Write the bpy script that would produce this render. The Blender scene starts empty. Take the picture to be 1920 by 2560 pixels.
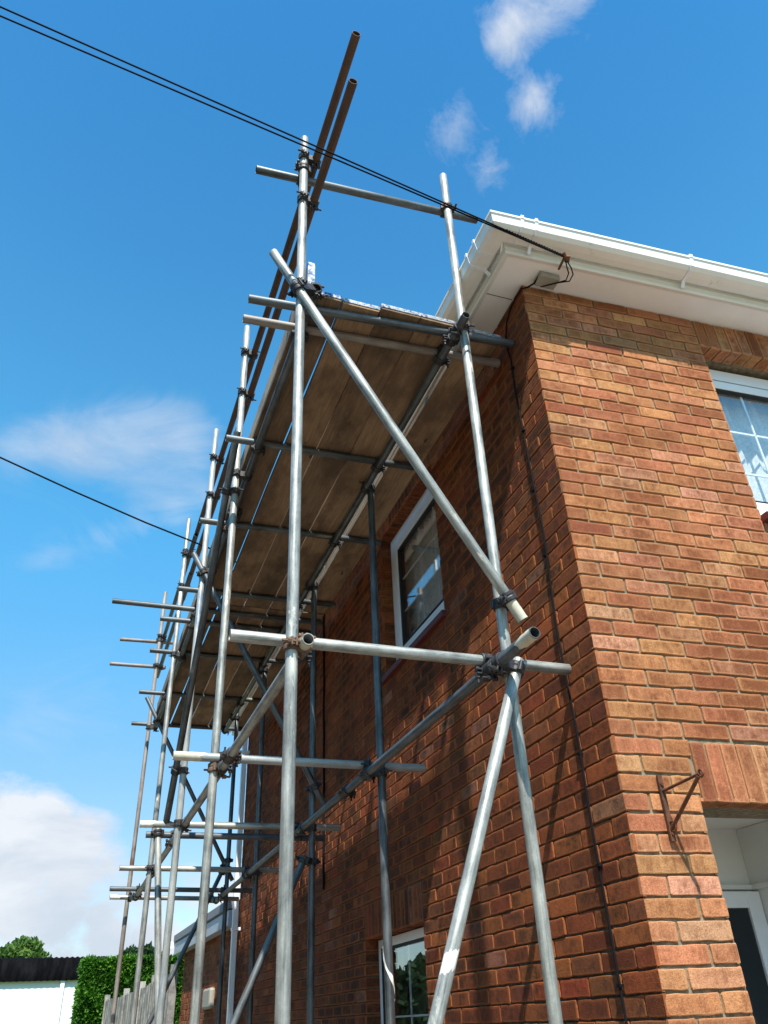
import bpy, bmesh, math, random
from mathutils import Vector, Matrix, Quaternion, noise as mnoise
random.seed(7)
S = bpy.context.scene
COL = S.collection

# ------------------------------------------------------------------ camera
FPX, YAW, PITCH, ROLL = 1967.598, 0.3551617, 0.574490781, -0.0479525610
CAMPOS = Vector((-1.8829, -2.6199, 1.4251))
cam = bpy.data.cameras.new("camera"); camo = bpy.data.objects.new("camera", cam); COL.objects.link(camo)
cam.sensor_fit = 'VERTICAL'; cam.sensor_height = 36.0; cam.sensor_width = 27.0
cam.lens = 36.0 * FPX / 2560.0
cam.clip_start = 0.05; cam.clip_end = 5000
fwd = Vector((math.sin(YAW)*math.cos(PITCH), math.cos(YAW)*math.cos(PITCH), math.sin(PITCH)))
rgt = Vector((math.cos(YAW), -math.sin(YAW), 0)); up = rgt.cross(fwd)
r2 = rgt*math.cos(ROLL) + up*math.sin(ROLL); u2 = -rgt*math.sin(ROLL) + up*math.cos(ROLL)
M = Matrix((r2, u2, -fwd)).transposed().to_4x4(); M.translation = CAMPOS
camo.matrix_world = M
S.camera = camo
S.render.resolution_x, S.render.resolution_y = 768, 1024

# ------------------------------------------------------------------ sun, sky, exposure
SUN_FROM = Vector((-0.185, -0.69, 1.0)).normalized()
sd = bpy.data.lights.new("sun", 'SUN'); sd.energy = 5.0; sd.angle = math.radians(0.53); sd.color = (1.0, 0.95, 0.87)
so = bpy.data.objects.new("sun", sd); COL.objects.link(so)
so.rotation_mode = 'QUATERNION'; so.rotation_quaternion = (-SUN_FROM).to_track_quat('-Z', 'Y'); so.location = (-4, -14, 20)
S.view_settings.view_transform = 'Standard'; S.view_settings.look = 'None'
S.view_settings.exposure = 0.74; S.view_settings.gamma = 1.0
S.view_settings.use_curve_mapping = False

def pix_dir(u, v):      # world direction of a point of the picture (1659 px wide), used to aim the clouds of the sky
    u, v = u*1920/1659, v*1920/1659
    return tuple((r2*(u-960)/FPX - u2*(v-1280)/FPX + fwd).normalized())
W = bpy.data.worlds.new("World"); S.world = W; W.use_nodes = True
def build_world():
    nt = W.node_tree; N = nt.nodes; L = nt.links; N.clear()
    out = N.new('ShaderNodeOutputWorld'); bg = N.new('ShaderNodeBackground'); bg.inputs[1].default_value = 0.104
    sky = N.new('ShaderNodeTexSky'); sky.sky_type = 'NISHITA'; sky.sun_disc = False
    sky.sun_elevation = math.asin(SUN_FROM.z); sky.sun_rotation = math.atan2(SUN_FROM.x, SUN_FROM.y)
    sky.air_density = 1.0; sky.dust_density = 0.6; sky.ozone_density = 1.6
    tint = N.new('ShaderNodeMixRGB'); tint.blend_type = 'MULTIPLY'; tint.inputs[0].default_value = 1.0
    L.new(sky.outputs[0], tint.inputs[1])
    tc = N.new('ShaderNodeTexCoord')
    nrm = N.new('ShaderNodeVectorMath'); nrm.operation = 'NORMALIZE'; L.new(tc.outputs['Generated'], nrm.inputs[0])
    se0 = N.new('ShaderNodeSeparateXYZ'); L.new(nrm.outputs[0], se0.inputs[0])
    tr = N.new('ShaderNodeValToRGB'); L.new(se0.outputs[2], tr.inputs[0]); tr.color_ramp.interpolation = 'EASE'
    tr.color_ramp.elements[0].position = 0.12; tr.color_ramp.elements[0].color = (0.86, 0.98, 1.0, 1)
    tr.color_ramp.elements[1].position = 0.95; tr.color_ramp.elements[1].color = (0.34, 1.20, 1.58, 1)
    e_ = tr.color_ramp.elements.new(0.55); e_.color = (0.60, 1.60, 1.72, 1)
    L.new(tr.outputs[0], tint.inputs[2])
    def fbm(scale, detail, rough, dist=0.0, stretch=None, off=(0, 0, 0)):
        mp = N.new('ShaderNodeMapping'); L.new(nrm.outputs[0], mp.inputs[0])
        mp.inputs['Scale'].default_value = stretch or (1, 1, 1); mp.inputs['Location'].default_value = off
        n = N.new('ShaderNodeTexNoise'); n.inputs['Scale'].default_value = scale; n.inputs['Detail'].default_value = detail
        n.inputs['Roughness'].default_value = rough; n.inputs['Distortion'].default_value = dist
        L.new(mp.outputs[0], n.inputs['Vector']); return n.outputs['Fac']
    def math_(op, a, b=None, clamp=False):
        m = N.new('ShaderNodeMath'); m.operation = op; m.use_clamp = clamp
        for i, v in enumerate((a, b)):
            if v is None: continue
            if isinstance(v, (int, float)): m.inputs[i].default_value = v
            else: L.new(v, m.inputs[i])
        return m.outputs[0]
    def blob(d, sig, amp):
        d = Vector(d).normalized()
        ds = N.new('ShaderNodeVectorMath'); ds.operation = 'DISTANCE'; L.new(nrm.outputs[0], ds.inputs[0]); ds.inputs[1].default_value = d
        q = math_('DIVIDE', ds.outputs['Value'], sig); q = math_('MULTIPLY', q, q); q = math_('MULTIPLY', q, -1.0)
        return math_('MULTIPLY', math_('EXPONENT', q), amp)
    puff = fbm(8.5, 9, 0.62, 0.3, None, (.13, .4, .2)); puff2 = fbm(20, 8, 0.66, 0.5)
    pn = math_('ADD', math_('MULTIPLY', puff, 0.55), math_('MULTIPLY', puff2, 0.45))
    acc = None
    for d, s_, a in CLOUD_HIGH:
        b = blob(d, s_, a); acc = b if acc is None else math_('ADD', acc, b)
    hi = math_('MULTIPLY', math_('SUBTRACT', math_('ADD', pn, math_('MULTIPLY', acc, 0.34)), 0.66), 3.2, True)
    hi = math_('MULTIPLY', hi, math_('MINIMUM', math_('MULTIPLY', acc, 1.6), 1.0), True)
    hi = math_('MULTIPLY', hi, 0.80)
    wis = fbm(7, 8, 0.6, 1.2, (1.0, 0.7, 2.2), (0.3, 0.1, 0.7)); acc2 = None
    for d, s_, a in CLOUD_WISP:
        b = blob(d, s_, a); acc2 = b if acc2 is None else math_('ADD', acc2, b)
    wi = math_('MULTIPLY', math_('SUBTRACT', math_('ADD', wis, math_('MULTIPLY', acc2, 0.30)), 0.52), 1.3, True)
    wi = math_('MULTIPLY', wi, math_('MINIMUM', math_('MULTIPLY', acc2, 0.9), 0.6), True)
    sep = N.new('ShaderNodeSeparateXYZ'); L.new(nrm.outputs[0], sep.inputs[0])
    lown = fbm(4.2, 9, 0.55, 0.2, (1, 1, 2.0), (0.25, 0.2, 0.4))
    mr = N.new('ShaderNodeMapRange'); L.new(sep.outputs[2], mr.inputs[0]); mr.inputs[1].default_value = 0.36; mr.inputs[2].default_value = 0.10
    mr.inputs[3].default_value = 0.0; mr.inputs[4].default_value = 1.0
    acc3 = None
    for d, s_, a in CLOUD_LOW:
        b = blob(d, s_, a); acc3 = b if acc3 is None else math_('MAXIMUM', acc3, b)
    lon = math_('ADD', math_('MULTIPLY', lown, .7), math_('MULTIPLY', fbm(17, 8, .62, .3, (1, 1, 1.7), (.2, .5, .9)), .3))
    lo = math_('MULTIPLY', math_('SUBTRACT', math_('ADD', lon, math_('MULTIPLY', acc3, 0.42)), 0.70), 6.5, True)
    lo = math_('MULTIPLY', lo, math_('MINIMUM', math_('MULTIPLY', acc3, 3.0), 1.0), True)
    m1 = math_('MAXIMUM', math_('MAXIMUM', hi, wi), math_('MULTIPLY', lo, 0.92))
    shade = fbm(4.5, 7, 0.6, 0.4, (1, 1, 2.2), (0.9, 0.4, 0.35))
    cr = N.new('ShaderNodeValToRGB'); L.new(shade, cr.inputs[0])
    cr.color_ramp.elements[0].position = 0.38; cr.color_ramp.elements[0].color = (3.7, 4.1, 4.7, 1)
    cr.color_ramp.elements[1].position = 0.60; cr.color_ramp.elements[1].color = (5.2, 5.35, 5.6, 1)
    mix = N.new('ShaderNodeMixRGB'); L.new(m1, mix.inputs[0]); L.new(tint.outputs[0], mix.inputs[1]); L.new(cr.outputs[0], mix.inputs[2])
    L.new(mix.outputs[0], bg.inputs[0]); L.new(bg.outputs[0], out.inputs[0])
CLOUD_HIGH = [((0.305, 0.335, 0.890), .042, 1.0), ((0.295, 0.365, 0.884), .026, .8), ((0.345, 0.290, 0.890), .040, .85), ((0.347, 0.394, 0.851), .036, 1.05),
              ((0.267, 0.447, 0.854), .040, .66), ((0.324, 0.466, 0.823), .030, .62)]
CLOUD_WISP = [(pix_dir(u, v), w, q) for u, v, w, q in ((30, 985, .03, .9), (90, 965, .032, 1.), (160, 950, .032, 1.), (230, 945, .034, 1.), (300, 925, .034, 1.), (370, 920, .034, 1.), (430, 930, .03, .9), (400, 985, .035, .75), (300, 1000, .04, .75), (180, 1010, .035, .65), (440, 1070, .02, .9), (380, 1105, .02, .9), (310, 1130, .022, .85), (230, 1155, .022, .75), (140, 1185, .025, .6), (80, 1215, .02, .4), (330, 1060, .03, .5), (120, 1540, .05, .4), (250, 1510, .05, .4), (40, 1560, .04, .35))]
CLOUD_LOW = [(pix_dir(u, v), w, q) for u, v, w, q in ((20, 1780, .045, 1.), (90, 1790, .045, 1.), (170, 1830, .045, 1.), (60, 1870, .06, 1.), (150, 1900, .06, 1.), (220, 1880, .04, .9), (260, 1930, .04, .8), (20, 1960, .06, 1.), (120, 1990, .06, 1.), (230, 2010, .055, 1.), (330, 1960, .05, .9), (420, 1930, .05, .8), (500, 1960, .06, .85), (330, 2050, .06, 1.), (450, 2050, .06, 1.), (-150, 1850, .1, 1.), (-150, 2050, .1, 1.), (600, 2050, .08, .9), (100, 2120, .08, 1.), (300, 2150, .08, 1.))]
build_world()

# ------------------------------------------------------------------ helpers
def srgb(r, g, b, a=1.0):
    f = lambda c: (c/255/12.92) if c/255 <= .04045 else ((c/255+.055)/1.055)**2.4
    return (f(r), f(g), f(b), a)
def tag(o, label=None, cat=None, group=None, kind=None):
    if label: o['label'] = label
    if cat: o['category'] = cat
    if group: o['group'] = group
    if kind: o['kind'] = kind
    return o
def empty(name, label=None, cat=None, group=None, loc=(0, 0, 0)):
    o = bpy.data.objects.new(name, None); COL.objects.link(o); o.location = loc; o.empty_display_size = .2
    return tag(o, label, cat, group)
class MB:
    def __init__(s): s.v = []; s.f = []; s.sm = []; s.attr = []
    def add(s, vs, fs, smooth=False, at=None):
        n = len(s.v); s.v += [tuple(v) for v in vs]
        s.f += [tuple(i+n for i in f) for f in fs]; s.sm += [smooth]*len(fs)
        s.attr += (at if at is not None else [(1, 1, 1, 1)]*len(vs))
    def box(s, a, b, rot=None, org=None):
        (x0, y0, z0), (x1, y1, z1) = a, b
        vs = [Vector(p) for p in ((x0,y0,z0),(x1,y0,z0),(x1,y1,z0),(x0,y1,z0),(x0,y0,z1),(x1,y0,z1),(x1,y1,z1),(x0,y1,z1))]
        if rot is not None: vs = [rot @ v for v in vs]
        if org is not None: vs = [v + Vector(org) for v in vs]
        s.add(vs, [(0,3,2,1),(4,5,6,7),(0,1,5,4),(1,2,6,5),(2,3,7,6),(3,0,4,7)])
    def cyl(s, a, b, r, n=16, r2=None, cap=True, smooth=True):
        a, b = Vector(a), Vector(b); d = (b-a).normalized(); r2 = r if r2 is None else r2
        x = d.orthogonal().normalized(); y = d.cross(x)
        vs = []
        for p, rr in ((a, r), (b, r2)):
            for i in range(n):
                t = 2*math.pi*i/n; vs.append(p + (x*math.cos(t)+y*math.sin(t))*rr)
        s.add(vs, [(i, (i+1) % n, n+(i+1) % n, n+i) for i in range(n)], smooth)
        if cap: s.add(vs, [tuple(range(n-1, -1, -1)), tuple(range(n, 2*n))])
    def path(s, pts, r, n=8, rf=None):
        pts = [Vector(p) for p in pts]; m = len(pts); vs = []; x = None
        for i, p in enumerate(pts):
            d = (pts[min(i+1, m-1)]-pts[max(i-1, 0)]).normalized()
            x = d.orthogonal().normalized() if x is None else (x - d*x.dot(d)).normalized()
            y = d.cross(x); rr = rf(i) if rf else r
            vs += [p + (x*math.cos(2*math.pi*k/n)+y*math.sin(2*math.pi*k/n))*rr for k in range(n)]
        fs = [(i*n+k, i*n+(k+1) % n, (i+1)*n+(k+1) % n, (i+1)*n+k) for i in range(m-1) for k in range(n)]
        s.add(vs, fs, True); s.add(vs, [tuple(range(n-1, -1, -1)), tuple(range((m-1)*n, m*n))])
    def shear(s, k=-0.05):
        s.v = [(x, y + k*x, z) for x, y, z in s.v]; return s
    def build(s, name, mat, parent=None, bevel=0, attr=False, loc=None):
        me = bpy.data.meshes.new(name); me.from_pydata(s.v, [], s.f); me.update()
        me.polygons.foreach_set('use_smooth', s.sm)
        if attr:
            ca = me.color_attributes.new('tint', 'FLOAT_COLOR', 'POINT')
            ca.data.foreach_set('color', [c for a in s.attr for c in a])
        me.materials.append(mat)
        o = bpy.data.objects.new(name, me); COL.objects.link(o)
        if parent: o.parent = parent
        if loc: o.location = loc
        if bevel:
            b = o.modifiers.new('bevel', 'BEVEL'); b.width = bevel; b.segments = 2; b.limit_method = 'ANGLE'; b.angle_limit = math.radians(40)
        return o

# ------------------------------------------------------------------ materials
class NT:
    def __init__(s, name):
        s.m = bpy.data.materials.new(name); s.m.use_nodes = True; s.t = s.m.node_tree; s.N = s.t.nodes; s.L = s.t.links
        s.b = s.N['Principled BSDF']; s.tc = None
    def new(s, k): return s.N.new(k)
    def link(s, a, b): s.L.new(a, b)
    def coord(s, scale=(1, 1, 1), src='Object', loc=(0, 0, 0)):
        tc = s.new('ShaderNodeTexCoord'); mp = s.new('ShaderNodeMapping'); s.link(tc.outputs[src], mp.inputs[0])
        mp.inputs['Scale'].default_value = scale; mp.inputs['Location'].default_value = loc; return mp.outputs[0]
    def noise(s, vec, scale, detail=5, rough=.6, dist=0):
        n = s.new('ShaderNodeTexNoise'); s.link(vec, n.inputs['Vector']); n.inputs['Scale'].default_value = scale
        n.inputs['Detail'].default_value = detail; n.inputs['Roughness'].default_value = rough; n.inputs['Distortion'].default_value = dist
        return n.outputs['Fac']
    def ramp(s, fac, stops):
        r = s.new('ShaderNodeValToRGB'); s.link(fac, r.inputs[0]); e = r.color_ramp.elements
        while len(e) < len(stops): e.new(.5)
        for q, (p, c) in zip(e, stops): q.position = p; q.color = c if len(c) == 4 else (*c, 1)
        return r.outputs[0]
    def mix(s, fac, a, b, mode='MIX'):
        m = s.new('ShaderNodeMixRGB'); m.blend_type = mode
        for i, v in enumerate((fac, a, b)):
            if isinstance(v, (int, float)): m.inputs[i].default_value = v
            elif isinstance(v, tuple): m.inputs[i].default_value = v
            else: s.link(v, m.inputs[i])
        return m.outputs[0]
    def math(s, op, a, b=0.0, clamp=False):
        m = s.new('ShaderNodeMath'); m.operation = op; m.use_clamp = clamp
        for i, v in enumerate((a, b)):
            if isinstance(v, (int, float)): m.inputs[i].default_value = v
            else: s.link(v, m.inputs[i])
        return m.outputs[0]
    def bump(s, h, strength=.4, dist=.002):
        b = s.new('ShaderNodeBump'); s.link(h, b.inputs['Height']); b.inputs['Strength'].default_value = strength; b.inputs['Distance'].default_value = dist
        s.link(b.outputs[0], s.b.inputs['Normal'])
    def col(s, c):
        if isinstance(c, tuple): s.b.inputs['Base Color'].default_value = c
        else: s.link(c, s.b.inputs['Base Color'])
    def rough(s, r):
        if isinstance(r, float): s.b.inputs['Roughness'].default_value = r
        else: s.link(r, s.b.inputs['Roughness'])

def mat_brick(name, soot, sootcol, edgecol, edgeamt, streak):
    t = NT(name); v = t.coord()
    at = t.new('ShaderNodeVertexColor'); at.layer_name = 'tint'
    base = at.outputs['Color']; edge = at.outputs['Alpha']
    n2 = t.noise(v, 130, 4, .7)
    grain = t.noise(v, 170, 5, .78); mid = t.noise(v, 34, 5, .68, .3); bl = t.noise(v, 6.5, 2, .5); big = t.noise(v, .9, 4, .6)
    st = t.noise(t.coord((1, 1, .10)), 75, 5, .72)
    c = t.mix(1.0, base, t.ramp(grain, [(.32, (.56, .54, .52)), (.68, (1.34, 1.34, 1.34))]), 'MULTIPLY')
    h0 = t.math('ADD', t.math('MULTIPLY', mid, .50), t.math('MULTIPLY', st if streak else grain, .30))
    h0 = t.math('ADD', h0, t.math('MULTIPLY', grain, .20))
    h0 = t.math('ADD', h0, t.math('MULTIPLY', t.math('SUBTRACT', bl, .5), .45)); h0 = t.math('ADD', h0, t.math('MULTIPLY', t.math('SUBTRACT', big, .5), .55))
    f = t.math('MULTIPLY', t.math('SUBTRACT', h0, .40), 4.2, True)
    inv = t.math('SUBTRACT', 1.0, t.math('MULTIPLY', edge, .8), True)
    f = t.math('MULTIPLY', t.math('MULTIPLY', f, inv), soot, True)
    c = t.mix(f, c, sootcol)
    c = t.mix(t.ramp(t.noise(t.coord((1, 1, .35)), 2.3, 6, .7, .6), [(.60, (0, 0, 0)), (.78, (.5, .5, .5))]), c, tuple(x*.45 for x in sootcol[:3])+(1,))
    c = t.mix(t.math('MULTIPLY', edge, edgeamt), c, edgecol)
    sp = t.ramp(n2, [(.735, (0, 0, 0)), (.76, (1, 1, 1))]); sp2 = t.ramp(t.noise(v, 7, 3, .5), [(.55, (0, 0, 0)), (.66, (1, 1, 1))])
    c = t.mix(t.mix(1.0, sp, sp2, 'MULTIPLY'), c, (.55, .52, .47, 1))
    t.col(c); t.rough(.93); t.b.inputs['Specular IOR Level'].default_value = .12
    h = t.math('ADD', t.math('MULTIPLY', grain, .8), t.math('MULTIPLY', t.noise(t.coord((1, 1, .25) if streak else (1, 1, .7)), 90, 4, .7), .9))
    t.bump(h, .95, .006); return t.m
M_BRICK_F = mat_brick('brick_front', .88, srgb(112, 64, 40), srgb(194, 142, 98), .30, True)
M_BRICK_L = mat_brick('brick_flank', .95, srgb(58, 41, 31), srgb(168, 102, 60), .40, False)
def mat_mortar(name='mortar', c0=srgb(120, 108, 88), c1=srgb(178, 164, 136)):
    t = NT(name); v = t.coord()
    n = t.noise(v, 30, 6, .7)
    t.col(t.ramp(n, [(.3, c0), (.7, c1)])); t.rough(.95); t.bump(t.noise(v, 180, 4, .7), .7, .004); return t.m
M_MORTAR = mat_mortar('mortar', srgb(82, 72, 56), srgb(150, 137, 112))
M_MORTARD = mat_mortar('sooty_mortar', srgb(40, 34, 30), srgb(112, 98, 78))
def mat_steel(name, c0, c1, metal=.35, rough=.48, blotch=None, bamt=(.60, .66), rust=None):
    t = NT(name); oi = t.new('ShaderNodeObjectInfo')
    tc = t.new('ShaderNodeTexCoord'); ad = t.new('ShaderNodeVectorMath'); ad.operation = 'ADD'
    cx = t.new('ShaderNodeCombineXYZ'); t.link(t.math('MULTIPLY', oi.outputs['Random'], 37.0), cx.inputs[2]); t.link(t.math('MULTIPLY', oi.outputs['Random'], 11.0), cx.inputs[0])
    t.link(tc.outputs['Object'], ad.inputs[0]); t.link(cx.outputs[0], ad.inputs[1])
    def mp(sc):
        m = t.new('ShaderNodeMapping'); t.link(ad.outputs[0], m.inputs[0]); m.inputs['Scale'].default_value = sc; return m.outputs[0]
    n1 = t.noise(mp((1, 1, .05)), 60, 5, .7); n2 = t.noise(mp((1, 1, .6)), 9, 6, .65); n3 = t.noise(mp((1, 1, 1)), 160, 3, .6)
    f = t.math('ADD', t.math('MULTIPLY', n1, .55), t.math('MULTIPLY', n2, .5))
    c = t.ramp(f, [(.40, c0), (.62, c1)])
    c = t.mix(1.0, c, t.ramp(n3, [(.3, (.88, .88, .88)), (.7, (1.06, 1.06, 1.06))]), 'MULTIPLY')
    if rust: c = t.mix(t.ramp(t.noise(mp((1, 1, .4)), 6, 7, .7), [(.58, (0, 0, 0)), (.72, (.75, .75, .75))]), c, rust)
    if blotch: c = t.mix(t.ramp(t.noise(mp((1, 1, .35)), 5, 7, .7, .4), [(bamt[0], (0, 0, 0)), (bamt[1], (1, 1, 1))]), c, blotch)
    vv = t.mix(1.0, c, t.ramp(oi.outputs['Random'], [(0, (.90, .90, .92)), (1, (1.08, 1.07, 1.05))]), 'MULTIPLY')
    t.col(vv); t.b.inputs['Metallic'].default_value = metal
    t.rough(t.math('ADD', t.math('MULTIPLY', n2, .25), rough-.1)); t.bump(t.math('ADD', n1, n3), .18, .0015); return t.m
M_GALV = mat_steel('galvanised_steel', srgb(96, 99, 97), srgb(178, 179, 172), .42, .50, srgb(206, 202, 186), (.61, .65), srgb(120, 112, 98))
M_GALVD = mat_steel('weathered_shade_darkened_steel', srgb(52, 57, 60), srgb(108, 113, 115), .45, .50, srgb(150, 146, 128), (.63, .67), srgb(92, 80, 62))  # weathered tubes, colour darkened further to paint in the shade under the deck
M_GALVB = mat_steel('blue_painted_steel', srgb(122, 128, 128), srgb(172, 174, 170), .18, .5, srgb(78, 104, 134), (.55, .68))
M_RUST = mat_steel('rusty_steel', srgb(62, 46, 38), srgb(98, 70, 54), .12, .72, srgb(150, 108, 62), (.70, .73))
M_RUSTG = mat_steel('brown_stained_steel', srgb(104, 96, 90), srgb(150, 142, 134), .2, .6, srgb(100, 68, 46), (.58, .66))
M_COUP = mat_steel('coupler_steel', srgb(38, 38, 42), srgb(74, 71, 70), .5, .5, srgb(92, 62, 44), (.60, .68))
M_COUPR = mat_steel('rusty_coupler_steel', srgb(78, 58, 44), srgb(118, 92, 72), .3, .65, srgb(52, 42, 40), (.56, .66))
def mat_wood(name, c0, c1, c2, axis='X'):
    t = NT(name); oi = t.new('ShaderNodeObjectInfo')
    tc = t.new('ShaderNodeTexCoord'); ad = t.new('ShaderNodeVectorMath'); ad.operation = 'ADD'
    cx = t.new('ShaderNodeCombineXYZ'); t.link(t.math('MULTIPLY', oi.outputs['Random'], 53.0), cx.inputs[0]); t.link(t.math('MULTIPLY', oi.outputs['Random'], 17.0), cx.inputs[1])
    t.link(tc.outputs['Object'], ad.inputs[0]); t.link(cx.outputs[0], ad.inputs[1])
    def mp(sc):
        m = t.new('ShaderNodeMapping'); t.link(ad.outputs[0], m.inputs[0]); m.inputs['Scale'].default_value = sc; return m.outputs[0]
    sc = (.06, 1, 1) if axis == 'X' else (1, 1, .06)
    g = t.noise(mp(sc), 70, 6, .7, .5); g2 = t.noise(mp((.5, 1, 1)), 4, 6, .65); kn = t.noise(mp((.45, 1, 1)), 11, 3, .5)
    c = t.ramp(g, [(.3, c0), (.7, c1)]); c = t.mix(t.ramp(g2, [(.44, (0, 0, 0)), (.60, (.9, .9, .9))]), c, c2)
    c = t.mix(t.ramp(kn, [(.70, (0, 0, 0)), (.74, (.8, .8, .8))]), c, (.02, .014, .01, 1))
    c = t.mix(t.ramp(t.noise(mp((.6, 1, 1)), 13, 4, .6), [(.73, (0, 0, 0)), (.75, (1, 1, 1))]), c, srgb(176, 166, 146))
    c = t.mix(1.0, c, t.ramp(oi.outputs['Random'], [(0, (.66, .65, .64)), (1, (1.16, 1.12, 1.08))]), 'MULTIPLY')
    t.col(c); t.rough(.88); t.bump(g, .5, .004); return t.m
M_BOARD = mat_wood('scaffold_board_wood', srgb(118, 96, 74), srgb(158, 132, 102), srgb(96, 77, 60))
M_TOE = mat_wood('weathered_board_wood', srgb(128, 114, 98), srgb(178, 162, 140), srgb(112, 96, 80))
M_FENCE = mat_wood('grey_fence_wood', srgb(128, 124, 122), srgb(182, 176, 168), srgb(110, 106, 104), 'Z')
def mat_band():
    t = NT('board_end_band'); v = t.coord()
    n = t.noise(v, 28, 5, .7, .6)
    c = t.ramp(n, [(.40, srgb(50, 66, 104)), (.47, srgb(138, 142, 150)), (.60, srgb(172, 172, 170))])
    t.col(c); t.rough(.45); t.b.inputs['Metallic'].default_value = .45; t.bump(n, .6, .004); return t.m
M_BAND = mat_band()
def mat_bandblue():
    t = NT('blue_board_end_band'); v = t.coord(); n = t.noise(v, 20, 5, .7, .5)
    t.col(t.ramp(n, [(.50, srgb(30, 58, 118)), (.60, srgb(180, 184, 190))])); t.rough(.45); t.b.inputs['Metallic'].default_value = .3; return t.m
M_BANDB = mat_bandblue()
def mat_simple(name, c, rough=.5, metal=0., var=.12, nscale=6, bump=0, spec=None, dirt=None, damt=(.60, .75), dsc=16):
    t = NT(name); v = t.coord(); n = t.noise(v, nscale, 6, .65)
    lo = tuple(x*(1-var) for x in c[:3])+(1,); hi = tuple(min(1, x*(1+var)) for x in c[:3])+(1,)
    cc = t.ramp(n, [(.3, lo), (.7, hi)])
    if dirt: cc = t.mix(t.ramp(t.noise(v, dsc, 8, .72, .4), [(damt[0], (0, 0, 0)), (damt[1], (.85, .85, .85))]), cc, dirt)
    t.col(cc); t.rough(rough); t.b.inputs['Metallic'].default_value = metal
    if spec is not None: t.b.inputs['Specular IOR Level'].default_value = spec
    if bump: t.bump(t.noise(v, 60, 4, .7), bump, .003)
    return t.m
M_UPVC = mat_simple('white_upvc', srgb(226, 228, 230), .35, 0, .03)
M_GUTTER = mat_simple('gutter_upvc', srgb(226, 226, 220), .38, 0, .04, 5, 0, None, srgb(96, 96, 66), (.60, .74), 6)
M_FASCIA = mat_simple('fascia_upvc', srgb(224, 222, 214), .4, 0, .04, 5, 0, None, srgb(120, 112, 92), (.70, .82))
M_SOFFIT = mat_simple('soffit_board', srgb(240, 239, 237), .6, 0, .05, 3, .1, None, srgb(150, 136, 112), (.66, .84))
M_SILL = mat_simple('red_painted_sill', srgb(88, 30, 30), .55, 0, .3, 14, .3, None, srgb(60, 34, 30), (.56, .66))
M_BLACK = mat_simple('black_cable', srgb(20, 20, 24), .8, 0, .2, 30, 0, .1)
M_DARKTRIM = mat_simple('dark_seal', srgb(22, 23, 25), .6)
M_BOXGREY = mat_simple('grey_box_plastic', srgb(150, 146, 134), .6, 0, .08, 12, 0, None, srgb(112, 106, 92), (.62, .75))
M_PORCH = mat_simple('grey_render', srgb(216, 216, 212), .85, 0, .06, 3, .2)
M_IRON = mat_simple('rusty_iron', srgb(104, 62, 36), .8, .2, .4, 25, .4, None, srgb(50, 38, 32), (.50, .62))
M_CLIP = mat_simple('metal_clip', srgb(150, 150, 150), .4, .5)
M_ROOM = mat_simple('room_paint', srgb(190, 186, 178), .9)
M_ROOF = mat_simple('roof_tile', srgb(98, 70, 58), .9, 0, .2, 8, .4)
M_WHITEWALL = mat_simple('white_painted_wall', srgb(206, 206, 202), .85, 0, .05, 1.2, .3, None, srgb(150, 152, 154), (.66, .76), 1.5)
M_TRIM = mat_simple('extension_fascia', srgb(160, 167, 176), .5, 0, .06, 3)
M_FELT = mat_simple('grey_roof_felt', srgb(120, 124, 130), .8, 0, .12, 6)
M_BARK = mat_simple('bark', srgb(84, 70, 56), .95, 0, .25, 12, .6)
def mat_corr():
    t = NT('black_corrugated_sheet'); v = t.coord((1, 1, 1))
    n = t.noise(t.coord((1, 1, .25)), 5, 6, .7)
    t.col(t.ramp(n, [(.45, srgb(7, 7, 9)), (.85, srgb(30, 28, 30))])); t.rough(.85); t.b.inputs['Specular IOR Level'].default_value = .04; return t.m
M_CORR = mat_corr()
def mat_leaf(name, cs):
    t = NT(name)
    at = t.new('ShaderNodeVertexColor'); at.layer_name = 'tint'
    t.col(t.ramp(at.outputs['Alpha'], [(0, cs[0]), (.5, cs[1]), (1, cs[2])])); t.rough(.7); t.b.inputs['Specular IOR Level'].default_value = .25
    tr = t.new('ShaderNodeBsdfTranslucent'); tr.inputs[0].default_value = cs[1]
    ms = t.new('ShaderNodeMixShader'); ms.inputs[0].default_value = .3
    t.link(t.b.outputs[0], ms.inputs[1]); t.link(tr.outputs[0], ms.inputs[2]); t.link(ms.outputs[0], t.N['Material Output'].inputs[0]); return t.m
M_HEDGE = mat_leaf('hedge_foliage', [srgb(30, 64, 16), srgb(60, 108, 26), srgb(104, 150, 44)])
M_TREE = mat_leaf('tree_foliage', [srgb(50, 76, 34), srgb(80, 110, 46), srgb(112, 140, 64)])
M_TREED = mat_leaf('dark_tree_foliage', [srgb(36, 58, 36), srgb(52, 78, 44), srgb(74, 100, 56)])
def mat_ground():
    t = NT('concrete_ground'); v = t.coord(); n = t.noise(v, 3, 8, .7); n2 = t.noise(v, 60, 4, .7)
    c = t.ramp(n, [(.3, srgb(116, 105, 93)), (.7, srgb(142, 130, 116))]); c = t.mix(1.0, c, t.ramp(n2, [(.3, (.75, .75, .75)), (.7, (1.15, 1.15, 1.15))]), 'MULTIPLY')
    t.col(c); t.rough(.92); t.bump(n2, .5, .01); return t.m
M_GROUND = mat_ground()
def mat_grass():
    t = NT('grass_ground'); v = t.coord(); n = t.noise(v, .6, 8, .75)
    t.col(t.ramp(n, [(.35, srgb(70, 92, 38)), (.65, srgb(112, 130, 62))])); t.rough(.95); return t.m
M_GRASS = mat_grass()
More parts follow.
